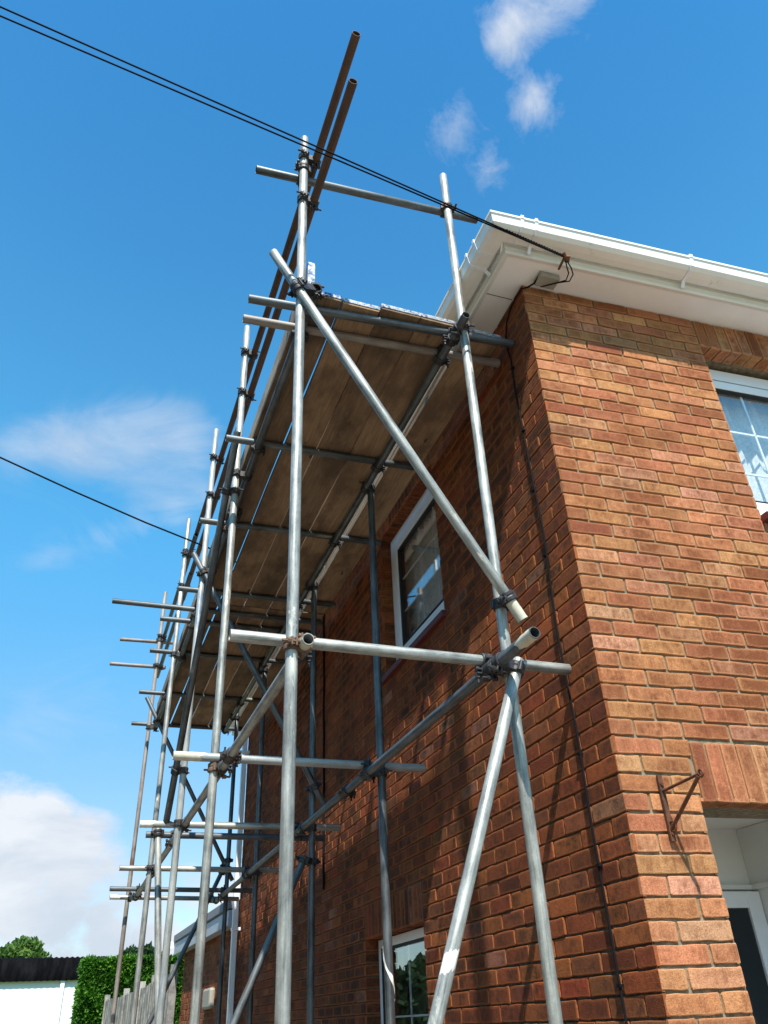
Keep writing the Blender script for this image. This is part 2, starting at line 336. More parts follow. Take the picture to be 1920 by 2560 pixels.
def mat_glass():
    t = NT('window_glass'); o = t.N['Material Output']
    gl = t.new('ShaderNodeBsdfGlossy'); gl.inputs['Roughness'].default_value = .0; gl.inputs[0].default_value = (.95, .97, 1, 1)
    tr = t.new('ShaderNodeBsdfTransparent'); tr.inputs[0].default_value = (.955, .97, .97, 1)
    lw = t.new('ShaderNodeLayerWeight'); lw.inputs[0].default_value = .5
    f5 = t.math('ADD', t.math('MULTIPLY', t.math('POWER', lw.outputs['Facing'], 3.5), .80), .055, True)
    m = t.new('ShaderNodeMixShader'); t.link(f5, m.inputs[0]); t.link(tr.outputs[0], m.inputs[1]); t.link(gl.outputs[0], m.inputs[2])
    t.link(m.outputs[0], o.inputs[0]); return t.m
M_GLASS = mat_glass()
def mat_curtain():
    t = NT('lace_curtain'); o = t.N['Material Output']; v = t.coord()
    n = t.noise(v, 46, 6, .7, 1.2)
    t.col(t.ramp(n, [(.36, srgb(222, 226, 228)), (.60, srgb(246, 247, 247))])); t.rough(.9)
    tr = t.new('ShaderNodeBsdfTransparent'); m = t.new('ShaderNodeMixShader')
    tl = t.new('ShaderNodeBsdfTranslucent'); tl.inputs[0].default_value = (.85, .87, .88, 1); m2 = t.new('ShaderNodeMixShader'); m2.inputs[0].default_value = .25
    t.link(t.b.outputs[0], m2.inputs[1]); t.link(tl.outputs[0], m2.inputs[2])
    t.link(t.ramp(n, [(.36, (.86, .86, .86)), (.56, (.98, .98, .98))]), m.inputs[0]); t.link(tr.outputs[0], m.inputs[1]); t.link(m2.outputs[0], m.inputs[2]); t.link(m.outputs[0], o.inputs[0]); return t.m
M_CURTAIN = mat_curtain()
M_DOORGLASS = mat_simple('dark_door_glass', srgb(30, 36, 40), .08, 0, .1, 2)

# ------------------------------------------------------------------ ground
g = MB(); g.add([(-600, -600, 0), (600, -600, 0), (600, 900, 0), (-600, 900, 0)], [(0, 1, 2, 3)])
tag(g.build('ground', M_GRASS), kind='structure')
g = MB(); g.add([(-8.4, -40, .004), (14, -40, .004), (14, 13, .004), (-8.4, 13, .004)], [(0, 1, 2, 3)])
tag(g.build('driveway', M_GROUND), kind='structure')

# ------------------------------------------------------------------ house
HZ = 4.95; CP = 0.0725; BP = 0.2250
house = empty('house', 'two storey orange brick house with white eaves, clad in scaffolding on its side wall', 'house')
PAL_F = [(182,124,86),(188,132,92),(176,116,80),(190,136,100),(182,122,84),(168,108,74),(184,124,92),(172,112,78),(182,126,86)]
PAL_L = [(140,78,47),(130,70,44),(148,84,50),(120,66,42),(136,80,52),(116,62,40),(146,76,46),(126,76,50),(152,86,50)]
def brick(mb, O, U, V, Nn, u0, u1, v0, v1, pal, cl=False, crr=False, depth=.014, palette_shift=0.0):
    """one brick face: O origin, U/V in-plane axes, Nn outward; cl/crr = hard corner at left/right"""
    j = lambda s: random.uniform(-s, s)
    a = random.random(); c0 = random.choice(pal); k = random.uniform(.90, 1.08)
    if random.random() < .08: c0 = random.choice([(196,142,112),(200,148,114),(160,118,88),(150,90,64)]) if pal is PAL_F else random.choice([(150,72,46),(112,60,44),(150,100,78)])
    col = srgb(min(255, c0[0]*k), min(255, c0[1]*k*random.uniform(.95, 1.05)), min(255, c0[2]*k))[:3]
    d = random.uniform(-.0015, .0025); ti = j(.0015)
    ch = .0042
    JX = [j(1) for _ in range(24)]; JY = [j(1) if random.random() > .12 else j(2.6) for _ in range(24)]
    def ring(ins, off, jit):
        l = u0 + (0 if cl else ins); r = u1 - (0 if crr else ins); b = v0 + ins; t = v1 - ins
        c = ch if ins < .004 else ch*1.6
        cL = 0.0005 if cl else c; cR = .0005 if crr else c
        ns = 5 if u1-u0 > .09 else 3; e = []
        for i in range(ns): e.append((l+cL+(r-cR-l-cL)*i/(ns-1), b))
        e += [(r, b+c), (r, (b+t)/2), (r, t-c)]
        for i in range(ns): e.append((r-cR+(l+cL-r+cR)*i/(ns-1), t))
        e += [(l, t-c), (l, (b+t)/2), (l, b+c)]; pts = e
        out = []
        for q_, (x, y) in enumerate(pts):
            jx, jy = JX[q_ % 24]*jit*.8 + j(jit*.5), JY[q_ % 24]*jit + j(jit*.5)
            if cl and abs(x-u0) < .002: jx = 0
            if crr and abs(x-u1) < .002: jx = 0
            out.append(O + U*(x+jx) + V*(y+jy) + Nn*(off + d + ti*((x-u0)/(u1-u0)-.5)*2))
        return out
    r0 = ring(0, -depth, .0014); r1 = ring(.0004, -.0018, .0015); r2 = ring(.0028, 0.0, .0010); r3 = ring(.012, .0004, .0020)
    n = len(r0)
    fs = []
    for q in range(3):
        fs += [(q*n+i, q*n+(i+1) % n, (q+1)*n+(i+1) % n, (q+1)*n+i) for i in range(n)]
    fs.append(tuple(3*n+i for i in range(n)))
    vs = r0+r1+r2+r3
    if U.cross(V).dot(Nn) < 0: fs = [tuple(reversed(f)) for f in fs]
    at = [(*col, 1.0)]*n + [(*col, 1.0)]*n + [(*col, .75)]*n + [(*col, 0.0)]*n
    mb.add(vs, fs, False, at)
def brick_wall(mb, O, U, V, Nn, length, holes, pal, odd_header, corner_left=True, ncourse=68, end_hard=True, jt=.0036):
    """courses counted down from z=HZ. holes: (u0,u1,z0,z1). odd_header: True if odd courses start with a header"""
    for k in range(1, ncourse+1):
        zt = HZ - CP*(k-1) - jt; zb = HZ - CP*k + jt; zc = (zt+zb)/2
        header = (k % 2 == 1) == odd_header
        edges = [0.0] + [(.1125 if header else .2250) + i*BP for i in range(int(length/BP)+2)]
        edges = [e for e in edges if e < length-.03] + [length]
        for a, b in zip(edges[:-1], edges[1:]):
            segs = [(a + (0 if a == 0 else jt+.0006), b - (0 if b == length else jt+.0006), a == 0 and corner_left, b == length and end_hard)]
            for (h0, h1, q0, q1) in holes:
                if not (q0 < zc < q1): continue
                ns = []
                for (s0, s1, x, y) in segs:
                    if s1 <= h0 + .001 or s0 >= h1 - .001: ns.append((s0, s1, x, y)); continue
                    if s0 < h0 - .02: ns.append((s0, h0, x, True))
                    if s1 > h1 + .02: ns.append((h1, s1, True, y))
                segs = ns
            for (s0, s1, x, y) in segs:
                if s1 - s0 < .03: continue
                brick(mb, O, U, V, Nn, s0, s1, zb + random.uniform(-.0012, .0012), zt + random.uniform(-.0012, .0012), pal, x, y)
def soldier(mb, O, U, V, Nn, u0, u1, z0, z1, pal, w=.075):
    n = max(1, round((u1-u0)/w)); w = (u1-u0)/n
    for i in range(n): brick(mb, O, U, V, Nn, u0+i*w+.004, u0+(i+1)*w-.004, z0, z1, pal)
def reveal(mb, O, U, V, Nn, z0, z1, d, pal):
    """brick reveal, U into the wall"""
    for k in range(1, 69):
        zt = HZ - CP*(k-1) - .0036; zb = HZ - CP*k + .0036
        if z0 - .01 < (zt+zb)/2 < z1 + .01: brick(mb, O, U, V, Nn, 0.0, d, zb, zt, pal, True, True)
X, Y, Z = Vector((1, 0, 0)), Vector((0, 1, 0)), Vector((0, 0, 1))
FLEN = 8.35
# openings: flank (y0,y1,z0,z1); front (x0,x1,z0,z1)
W1 = (1.455, 2.600, 3.540, 4.7325); W2 = (2.130, 3.235, .90, 1.905); W3 = (5.46, 6.12, .90, 1.905)
FW = (1.125, 2.55, 3.515, 4.7325); PO = (.335, 1.75, 0.0, 2.095)
LH = .2175
def mortar_sheet(O, U, V, length, z0, z1, holes, off_n, name, parent):
    us = sorted({0.0, length, *[h for q in holes for h in q[:2]]}); zs = sorted({z0, z1, *[h for q in holes for h in q[2:]]})
    mb = MB()
    for a, b in zip(us[:-1], us[1:]):
        for c, d in zip(zs[:-1], zs[1:]):
            if any(q[0] <= a and b <= q[1] and q[2] <= c and d <= q[3] for q in holes): continue
            vs = [O+U*a+V*c, O+U*b+V*c, O+U*b+V*d, O+U*a+V*d]; f = [(0, 1, 2, 3)]
            if U.cross(V).dot(off_n) < 0: f = [(3, 2, 1, 0)]
            mb.add(vs, f)
    return mb
# flank wall (faces -x)
mb = MB()
holesL = [W1, (W1[0]-.0, W1[1]+.0, W1[3], HZ), W2, (W2[0]-.01, W2[1]+.01, W2[3], W2[3]+LH), W3, (W3[0]-.01, W3[1]+.01, W3[3], W3[3]+LH)]
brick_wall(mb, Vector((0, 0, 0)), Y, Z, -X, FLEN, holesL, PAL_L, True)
for w in (W1, W2, W3): soldier(mb, Vector((0, 0, 0)), Y, Z, -X, w[0], w[1], w[3], min(w[3]+LH-.008, HZ), PAL_L)
for w in (W1, W2, W3):
    reveal(mb, Vector((0, w[1], 0)), X, Z, -Y, w[2], w[3], .10, PAL_L)
    reveal(mb, Vector((0, w[0], 0)), X, Z, Y, w[2], w[3], .10, PAL_L)
    n = round((w[1]-w[0])/.075); q = (w[1]-w[0])/n
    for i in range(n): brick(mb, Vector((0, 0, w[3])), Y, X, -Z, w[0]+i*q+.005, w[0]+(i+1)*q-.005, 0.0, .1, PAL_L)
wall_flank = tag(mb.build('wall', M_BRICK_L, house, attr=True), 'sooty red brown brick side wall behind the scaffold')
mo = mortar_sheet(Vector((.0095, 0, 0)), Y, Z, FLEN-.004, 0, HZ, [W1, W2, W3], -X, '', house)
for w in (W1, W2, W3):
    for yy, s in ((w[1]+.0075, 1), (w[0]-.0075, -1)):
        mo.add([(0.0075, yy, w[2]-.05), (.30, yy, w[2]-.05), (.30, yy, w[3]+.02), (.0075, yy, w[3]+.02)], [(0, 1, 2, 3)])
    mo.add([(0.0075, w[0], w[3]+.0075), (.30, w[0], w[3]+.0075), (.30, w[1], w[3]+.0075), (.0075, w[1], w[3]+.0075)], [(0, 1, 2, 3)])
# front wall (faces -y, sheared to the corner's true angle)
fb = MB(); FX = 4.5
holesF = [FW, (FW[0], FW[1], FW[3], HZ), PO, (PO[0]+.012, PO[1]+.012, PO[3], 2.335)]
brick_wall(fb, Vector((0, 0, 0)), X, Z, -Y, FX, holesF, PAL_F, False, end_hard=False, jt=.0046)
soldier(fb, Vector((0, 0, 0)), X, Z, -Y, FW[0]+.005, FW[1], FW[3], HZ-.006, PAL_F)
soldier(fb, Vector((0, 0, 0)), X, Z, -Y, PO[0]+.012, PO[1]+.012, PO[3], 2.328, PAL_F)
for w in (FW, PO):
    reveal(fb, Vector((w[1], 0, 0)), Y, Z, -X, w[2], w[3], .10, PAL_F)
    reveal(fb, Vector((w[0], 0, 0)), Y, Z, X, w[2], w[3], .10, PAL_F)
    n = round((w[1]-w[0])/.075); q = (w[1]-w[0])/n
    for i in range(n): brick(fb, Vector((0, 0, w[3])), X, Y, -Z, w[0]+i*q+.005, w[0]+(i+1)*q-.005, 0.0, .1, PAL_F)
fb.shear()
tag(fb.build('wall', M_BRICK_F, house, attr=True), 'sunlit orange tan brick front wall')
mf = mortar_sheet(Vector((.004, .0095, 0)), X, Z, FX, 0, HZ, [FW, PO], -Y, '', house)
for w in (FW, PO):
    for xx in (w[1]+.0075, w[0]-.0075):
        dd = .135 if (w is FW and xx < w[0]) else .30
        mf.add([(xx, .0075, w[2]-.05), (xx, dd, w[2]-.05), (xx, dd, w[3]+.02), (xx, .0075, w[3]+.02)], [(0, 1, 2, 3)])
    mf.add([(w[0], .0075, w[3]+.0075), (w[0], .30, w[3]+.0075), (w[1], .30, w[3]+.0075), (w[1], .0075, w[3]+.0075)], [(0, 1, 2, 3)])
tag(mo.build('mortar_joint', M_MORTARD, house), 'sooty mortar bedding of the side wall')
mo = mf.shear()
# back and far walls, inner ceiling so no light leaks
mo.add([(0.0, FLEN, 0), (8, FLEN, 0), (8, FLEN, HZ), (0.0, FLEN, HZ)], [(3, 2, 1, 0)])
mo.add([(8, -.4, 0), (8, FLEN, 0), (8, FLEN, HZ), (8, -.4, HZ)], [(0, 1, 2, 3)])
mo.add([(FX, -.05*FX+.02, 0), (8, -.38, 0), (8, -.38, HZ), (FX, -.05*FX+.02, HZ)], [(0, 1, 2, 3)])
tag(mo.build('mortar_joint', M_MORTAR, house), 'pale sand mortar bedding between the bricks')

# eaves : two mitred runs. Profile (distance out from wall d, height z)
def run(profile, y1=FLEN+.25, x1=8.2, closed=True):
    mb = MB(); n = len(profile)
    sec = [[(-d, y1, z) for d, z in profile], [(-d, -d, z) for d, z in profile], [(x1, -d, z) for d, z in profile]]
    vs = [p for s_ in sec for p in s_]
    for q in range(2):
        mb.add(vs, [(q*n+i, q*n+(i+1) % n, (q+1)*n+(i+1) % n, (q+1)*n+i) for i in range(n if closed else n-1)])
    if closed: mb.add(vs, [tuple(range(n)), tuple(range(3*n-1, 2*n-1, -1))])
    return mb.shear()
sof = run([(-.05, HZ+.002), (.168, HZ+.002), (.168, HZ+.012), (-.05, HZ+.012)])
sofo = sof.build('soffit', M_SOFFIT, house)
fas = run([(.168, HZ-.004), (.190, HZ-.008), (.196, HZ+.0), (.194, HZ+.028), (.200, HZ+.034), (.205, HZ+.15), (.168, HZ+.15)])
fas.build('fascia', M_FASCIA, house, bevel=.002)
gut = run([(.212, 5.048), (.214, 4.996), (.228, 4.984), (.262, 4.984), (.300, 4.992), (.322, 5.010), (.330, 5.060), (.337, 5.064), (.337, 5.078), (.322, 5.078), (.312, 5.020), (.296, 5.004), (.232, 4.996), (.222, 5.05)])
guto = gut.build('gutter', M_GUTTER, house)
for kind, t in [('f', -.065), ('f', -.150), ('f', .915), ('f', 2.05), ('f', 3.2), ('l', -.120), ('l', -.020), ('l', 1.1), ('l', 2.3), ('l', 3.5), ('l', 4.7), ('l', 5.9), ('l', 7.1), ('l', 8.2)]:
    b = MB(); w = .011 if abs(t) > .2 else .009
    prof = [(.204, 4.950), (.212, 4.944), (.236, 4.978), (.305, 4.986), (.328, 5.004), (.338, 5.056), (.343, 5.062), (.344, 5.085), (.315, 5.086), (.315, 5.08), (.338, 5.08), (.336, 5.064), (.330, 5.058), (.322, 5.006), (.300, 4.99), (.230, 4.983)]
    if t in (-.150, -.120): prof = prof[2:]
    if t in (-.150, -.120): prof = [p for p in prof if p[0] > .22]
    vs = []
    for s_ in (-w, w):
        vs += [((t+s_, -d, z) if kind == 'f' else (-d, t+s_, z)) for d, z in prof]
    n = len(prof); b.add(vs, [(i, (i+1) % n, n+(i+1) % n, n+i) for i in range(n)] + [tuple(range(n)), tuple(range(2*n-1, n-1, -1))])
    b.shear().build('gutter_bracket', M_UPVC, guto)
# hipped roof above
r = MB(); e = .22; zt = 5.09
P4 = [(-e, -e, zt), (8.2, -e, zt), (8.2, FLEN+e, zt), (-e, FLEN+e, zt)]; r.add(P4+[(3.9, 3.9, 7.5), (3.9, 4.5, 7.5)], [(0, 1, 4), (1, 2, 5, 4), (2, 3, 5), (3, 0, 4, 5), (3, 2, 1, 0)])
r.shear().build('roof', M_ROOF, house)
# junction box under the soffit
jb = MB(); jb.box((.050, -.125, HZ-.040), (.175, -.042, HZ+.001)); jb.build('junction_box', M_BOXGREY, house, bevel=.006)
# soffit joint strips
sj = MB(); sj.box((-.167, .118, HZ-.0008), (-.002, .121, HZ+.0012)); sj.build('soffit_joint', M_DARKTRIM, house)
# windows
def bars(mb, a0, a1, z0, z1, verts, hors, mk, w=.010):
    for a in verts: mk(mb, a-w/2, a+w/2, z0, z1)
    for z in hors: mk(mb, a0, a1, z-w/2, z+w/2)
def flank_window(w, verts, hors, sill=True, curtain=True, sash=True):
    y0, y1, z0, z1 = w; zs = z0 + (.05 if sill else 0)
    fr = MB(); f, s = (.076, .078) if sash else (.055, .0)
    def ringf(mb, y0, y1, z0, z1, t, xa, xb):
        mb.box((xa, y0, z0), (xb, y0+t, z1)); mb.box((xa, y1-t, z0), (xb, y1, z1))
        mb.box((xa, y0+t, z1-t), (xb, y1-t, z1)); mb.box((xa, y0+t, z0), (xb, y1-t, z0+t))
    ringf(fr, y0+.006, y1-.006, zs, z1-.006, f, .092, .160)
    fo = fr.build('window', M_UPVC, house, bevel=.004)
    if sash:
        sa = MB(); ringf(sa, y0+f+.014, y1-f-.014, zs+f+.008, z1-f-.014, s-.014, .084, .150)
        sa.build('sash', M_UPVC, fo, bevel=.005)
    se = MB(); ringf(se, y0+f+.004, y1-f-.004, zs+f, z1-f-.004, .012, .0935, .14)
    q = f+s+.008
    ringf(se, y0+q, y1-q, zs+q, z1-q, .012, .0915, .14)
    se.build('seal', M_DARKTRIM, fo)
    p = MB(); p.box((.108, y0+f+s, zs+f+s), (.114, y1-f-s, z1-f-s)); p.build('pane', M_GLASS, fo)
    ba = MB(); mk = lambda m, a, b, c, d: m.box((.118, a, c), (.126, b, d))
    bars(ba, y0+f+s, y1-f-s, zs+f+s, z1-f-s, verts, hors, mk)
    ba.build('glazing_bar', M_UPVC, fo)
    if curtain:
        cu = MB(); n = 90; vs = []
        for i in range(n+1):
            yy = y0-.2+(y1-y0+.4)*i/n; xx = .235+.018*math.sin(i*1.9)+.01*math.sin(i*.7)
            vs += [(xx, yy, zs+.06), (xx, yy, z1-.05)]
        cu.add(vs, [(2*i, 2*i+2, 2*i+3, 2*i+1) for i in range(n)], True); cu.build('curtain', M_CURTAIN, fo)
    ro = MB(); ro.add([(1.4, y0-.5, z0-.4), (1.4, y1+.5, z0-.4), (1.4, y1+.5, z1+.3), (1.4, y0-.5, z1+.3)], [(0, 1, 2, 3)])
    ro.add([(.29, y0-.5, z1+.2), (1.4, y0-.5, z1+.2), (1.4, y1+.5, z1+.2), (.29, y1+.5, z1+.2)], [(0, 1, 2, 3)])
    ro.add([(.29, y0-.5, z0-.4), (1.4, y0-.5, z0-.4), (1.4, y0-.5, z1+.2), (.29, y0-.5, z1+.2)], [(0, 1, 2, 3)])
    ro.add([(.29, y1+.5, z0-.4), (1.4, y1+.5, z0-.4), (1.4, y1+.5, z1+.2), (.29, y1+.5, z1+.2)], [(0, 1, 2, 3)])
    ro.build('room_wall', M_ROOM, fo)
    if sill:
        si = MB(); si.box((.010, y0-.0, z0-.006), (.100, y1+.0, z0+.052)); si.build('window_board', M_UPVC, fo, bevel=.004)
        rs = MB(); rs.box((-.034, y0-.03, z0-.026), (.03, y1+.04, z0+.016)); rs.box((-.026, y0-.02, z0+.016), (.03, y1+.03, z0+.024))
        rs.build('sill', M_SILL, fo, bevel=.004)
    return fo
tag(flank_window(W1, (2.055, 1.762), (4.31, 4.035)), 'white upstairs side window with net curtain and red sill')
tag(flank_window(W2, (2.72,), (1.45,), curtain=False, sash=False), 'white ground floor side window')
tag(flank_window(W3, (5.8,), (1.45,), curtain=False, sash=False), 'far ground floor side window')
def front_window():
    x0, x1, z0, z1 = FW; zs = z0+.05; f = .085; s = .06; x0 -= .05; DY = .045
    class MB(globals()['MB']):
        def shear(s, k=-0.05): s.v = [(x, y+DY, z) for x, y, z in s.v]; return globals()['MB'].shear(s, k)
    def ringf(mb, x0, x1, z0, z1, t, ya, yb):
        mb.box((x0, ya, z0), (x0+t, yb, z1)); mb.box((x1-t, ya, z0), (x1, yb, z1))
        mb.box((x0+t, ya, z1-t), (x1-t, yb, z1)); mb.box((x0+t, ya, z0), (x1-t, yb, z0+t))
    a = MB(); ringf(a, x0+.006, x1-.006, zs, z1-.03, f, .092, .16); fo = a.shear().build('window', M_UPVC, house, bevel=.004)
    a = MB(); ringf(a, x0+f+.012, x1-f-.012, zs+f+.006, z1-.03-f-.012, s, .086, .15); a.shear().build('sash', M_UPVC, fo, bevel=.005)
    a = MB(); ringf(a, x0+f+.004, x1-f-.004, zs+f, z1-.03-f-.004, .012, .0935, .14); q = f+s+.008
    ringf(a, x0+q, x1-q, zs+q, z1-.03-q, .012, .0915, .14); a.shear().build('seal', M_DARKTRIM, fo)
    p = MB(); p.box((x0+f+s, .108, zs+f+s), (x1-f-s, .114, z1-.03-f-s)); p.shear().build('pane', M_GLASS, fo)
    b = MB(); bars(b, x0+f+s, x1-f-s, zs+f+s, z1-f-s-.03, (1.48, 1.84, 2.2), (4.237, 3.935), lambda m, a, b_, c, d: m.box((a, .118, c), (b_, .126, d)), .012)
    b.shear().build('glazing_bar', M_UPVC, fo)
    cu = MB(); n = 70; vs = []
    for i in range(n+1):
        xx = x0-.2+(x1-x0+.4)*i/n; yy = .225+.02*math.sin(i*1.7)+.012*math.sin(i*.6)
        vs += [(xx, yy, zs+.06), (xx, yy, z1-.08)]
    cu.add(vs, [(2*i, 2*i+2, 2*i+3, 2*i+1) for i in range(n)], True); cu.shear().build('curtain', M_CURTAIN, fo)
    ro = MB(); ro.add([(x0-.5, 1.4, z0-.4), (x1+.5, 1.4, z0-.4), (x1+.5, 1.4, z1+.2), (x0-.5, 1.4, z1+.2)], [(0, 1, 2, 3)])
    ro.add([(x0-.5, .29, z1+.2), (x0-.5, 1.4, z1+.2), (x1+.5, 1.4, z1+.2), (x1+.5, .29, z1+.2)], [(0, 1, 2, 3)])
    ro.build('room_wall', M_ROOM, fo)
    x0 = FW[0]; DY = 0; si = MB(); si.box((x0, .01, z0-.006), (x1, .145, z0+.052)); si.shear().build('window_board', M_UPVC, fo, bevel=.004)
    rs = MB(); rs.box((x0-.005, -.055, z0-.032), (x1+.04, .03, z0+.004)); rs.box((x0, -.045, z0+.004), (x1+.03, .03, z0+.014))
    rs.shear().build('sill', M_SILL, fo, bevel=.004)
    tag(fo, 'white upstairs front window with curtain')
front_window()
# porch recess with door
po = MB(); PD = .80; PX = 1.155; PZ = 2.16
po.box((PO[0]-.30, PD, 0), (PO[1]+.4, PD+.1, PZ))                 # back wall
po.box((PX, .31, 0), (PX+.1, PD-.002, PZ-.002))                   # right side wall
po.box((PO[0]-.30, .115, PZ), (PO[1]+.4, PD+.1, PZ+.08))          # ceiling
po.box((PO[0]-.08, .31, 0), (PO[0]-.03, PD-.002, PZ-.002))        # left side wall
po.box((PO[0]-.02, .125, PZ-.055), (PO[1], .20, PZ-.002))         # head trim
po.box((PO[0]-.02, PD-.03, 1.885), (PX-.002, PD-.001, 1.905))     # moulding
po.box((PX-.02, .32, 1.884), (PX-.001, PD-.03, 1.904))
pw = tag(po.shear().build('porch', M_PORCH, house), 'pale grey rendered porch recess')
do = MB(); dz = 1.875; dx0, dx1 = .40, 1.150
do.box((dx0, PD-.05, 0), (dx0+.07, PD-.002, dz)); do.box((dx1-.075, PD-.05, 0), (dx1, PD-.002, dz)); do.box((dx0+.07, PD-.05, dz-.07), (dx1-.075, PD-.002, dz))
do.box((dx0+.07, PD-.045, 0), (dx1-.075, PD-.01, .35))
dob = do.shear().build('door', M_UPVC, house, bevel=.004)
dg = MB(); dg.box((dx0+.07, PD-.035, .35), (dx1-.075, PD-.012, dz-.07)); dg.shear().build('pane', M_DOORGLASS, dob)
# downpipe
dp = MB(); dp.box((-.100, 8.195, 0), (-.035, 8.262, HZ+.0)); dpo = dp.build('downpipe', M_UPVC, house, bevel=.006)
for z in (4.6, 2.45, 1.0):
    c = MB(); c.box((-.108, 8.185, z-.018), (.0, 8.272, z+.018)); c.build('pipe_clip', M_UPVC, dpo, bevel=.004)
# cables on the flank
def hang(y, z0, z1, amp, seed):
    rnd = random.Random(seed); pts = []; n = 40
    for i in range(n+1):
        z = z0 + (z1-z0)*i/n; pts.append((-.012 - .002*math.sin(i*.9), y + amp*(mnoise.noise((seed, z*1.3, 0)))+.004*math.sin(i*.5), z))
    return pts
c = MB(); top = [(.055, -.10, HZ-.018), (.045, -.055, HZ-.035), (.02, -.022, HZ-.040), (-.012, -.006, HZ-.045), (-.016, .06, HZ-.05), (-.014, .13, HZ-.06), (-.013, .20, HZ-.11), (-.013, .232, HZ-.19), (-.013, .240, HZ-.30)]
c.path(top + hang(.222, HZ-.38, .25, .02, 3), .0052, 8)
cab = tag(c.build('cable', M_BLACK), 'long black cable clipped down the side wall next to the house corner', 'cable')
for z in [4.50, 4.05, 3.66, 3.28, 2.72, 2.33, 1.90, 1.50, 1.1]:
    q = MB(); q.box((-.019, .214, z-.005), (-.002, .236, z+.005)); q.cyl((-.02, .234, z), (-.01, .234, z), .003, 8); q.build('cable_clip', M_BLACK, cab)
c = MB(); c.path([(-.012, 4.30, HZ-.01)] + hang(4.285, HZ-.1, 2.36, .02, 9), .010, 8); c.path([(-.012, 4.285, 2.45), (-.02, 4.26, 2.40), (-.02, 4.22, 2.47)], .007, 8)
tag(c.build('cable', M_BLACK), 'thicker black cable ending half way down the side wall between the two rear windows', 'cable')
# overhead service cables
def sagline(a, b, sag, n=48):
    a, b = Vector(a), Vector(b); return [a.lerp(b, i/n) - Vector((0, 0, sag*4*(i/n)*(1-i/n))) for i in range(n+1)]
hookp = Vector((.119, -.272, 4.915))
for k, (A, lab) in enumerate([((-2.815, -.461, 5.35), 'upper'), ((-2.818, -.42, 5.35), 'lower')]):
    A = Vector(A); h = hookp + Vector((0, 0, .004 - .008*k)); far = h + (A-h)*4.2
    c = MB(); c.path(sagline(h, far, .012), .0044, 8)
    co = tag(c.build('overhead_cable', M_BLACK), 'thin black overhead cable, the %s of the pair running to the eaves hook' % lab, 'cable', 'pair of overhead service cables')
    sp = MB(); pts = []; d = (A-h).normalized(); x = d.orthogonal().normalized(); y = d.cross(x)
    Ls = .36 if k == 0 else .24
    for i in range(160): pts.append(h + d*(.01+Ls*i/160) + (x*math.cos(i*.85)+y*math.sin(i*.85))*.0048)
    sp.path(pts, .0026, 6); sp.build('dead_end_wrap', M_BLACK, co)
hk = MB(); hk.cyl(hookp+Vector((.0, .075, -.02)), hookp, .007, 8); hk.cyl(hookp+Vector((-.014, -.01, .014)), hookp+Vector((.016, .008, -.016)), .012, 10); hk.cyl(hookp+Vector((.012, -.012, 0)), hookp+Vector((.022, .02, -.012)), .014, 10)
tag(hk.build('eaves_hook', M_IRON), 'small rusty hook on the white fascia holding the overhead cables', 'hook')
dl = MB()
for k in range(2):
    p0 = hookp + Vector((.0, .0, -.006)); o = .028*k
    dl.path([p0, p0+Vector((.022+o, .03, -.035)), p0+Vector((.058+o, .07, -.03)), p0+Vector((.075+o*.8, .125, -.02)), Vector((.158, -.105, HZ-.050)), Vector((.120, -.075, HZ-.048)), Vector((.090, -.045, HZ-.038))], .0036, 8)
tag(dl.build('cable', M_BLACK), 'two short black loops of cable from the eaves hook to the grey junction box', 'cable')
c = MB(); B = Vector((-.16, 4.30, 5.02)); Pp = Vector((-1.236, 3.661, 5.075)); A2 = Vector((-3.06, 3.337, 5.5))
c.path([B, B.lerp(Pp, .5)-Vector((0, 0, .01)), Pp, Pp.lerp(A2, .33)-Vector((0, 0, .02)), Pp.lerp(A2, .66)-Vector((0, 0, .018)), A2, A2+(A2-Pp)*1.5+Vector((0, 0, .35)), A2+(A2-Pp)*4+Vector((0, 0, 1.6))], .0075, 8)
tag(c.build('overhead_cable', M_BLACK), 'single dark overhead cable coming in from the left to the middle of the scaffold deck', 'cable')
# hanging basket bracket
br = MB(); bx = .165
br.box((bx-.010, -.018, 1.945), (bx+.010, -.008, 2.185)); br.cyl((bx, -.016, 2.125), (bx+.004, -.235, 2.135), .006, 8); br.cyl((bx, -.016, 1.985), (bx+.004, -.228, 2.128), .0075, 8)
pts = [Vector((bx, -.03+.018*math.cos(t), 1.995+.018*math.sin(t))) for t in [i*.45 for i in range(15)]]; br.path(pts, .004, 6)
pts = [Vector((bx+.004, -.243+.012*math.cos(t), 2.135+.012*math.sin(t))) for t in [i*.45 for i in range(13)]]; br.path(pts, .005, 6)
for z in (2.15, 1.97): br.cyl((bx, -.024, z), (bx, -.004, z), .006, 8)
tag(br.shear(-.05).build('basket_bracket', M_IRON), 'rusty triangular hanging basket bracket on the brick pier beside the porch', 'bracket')

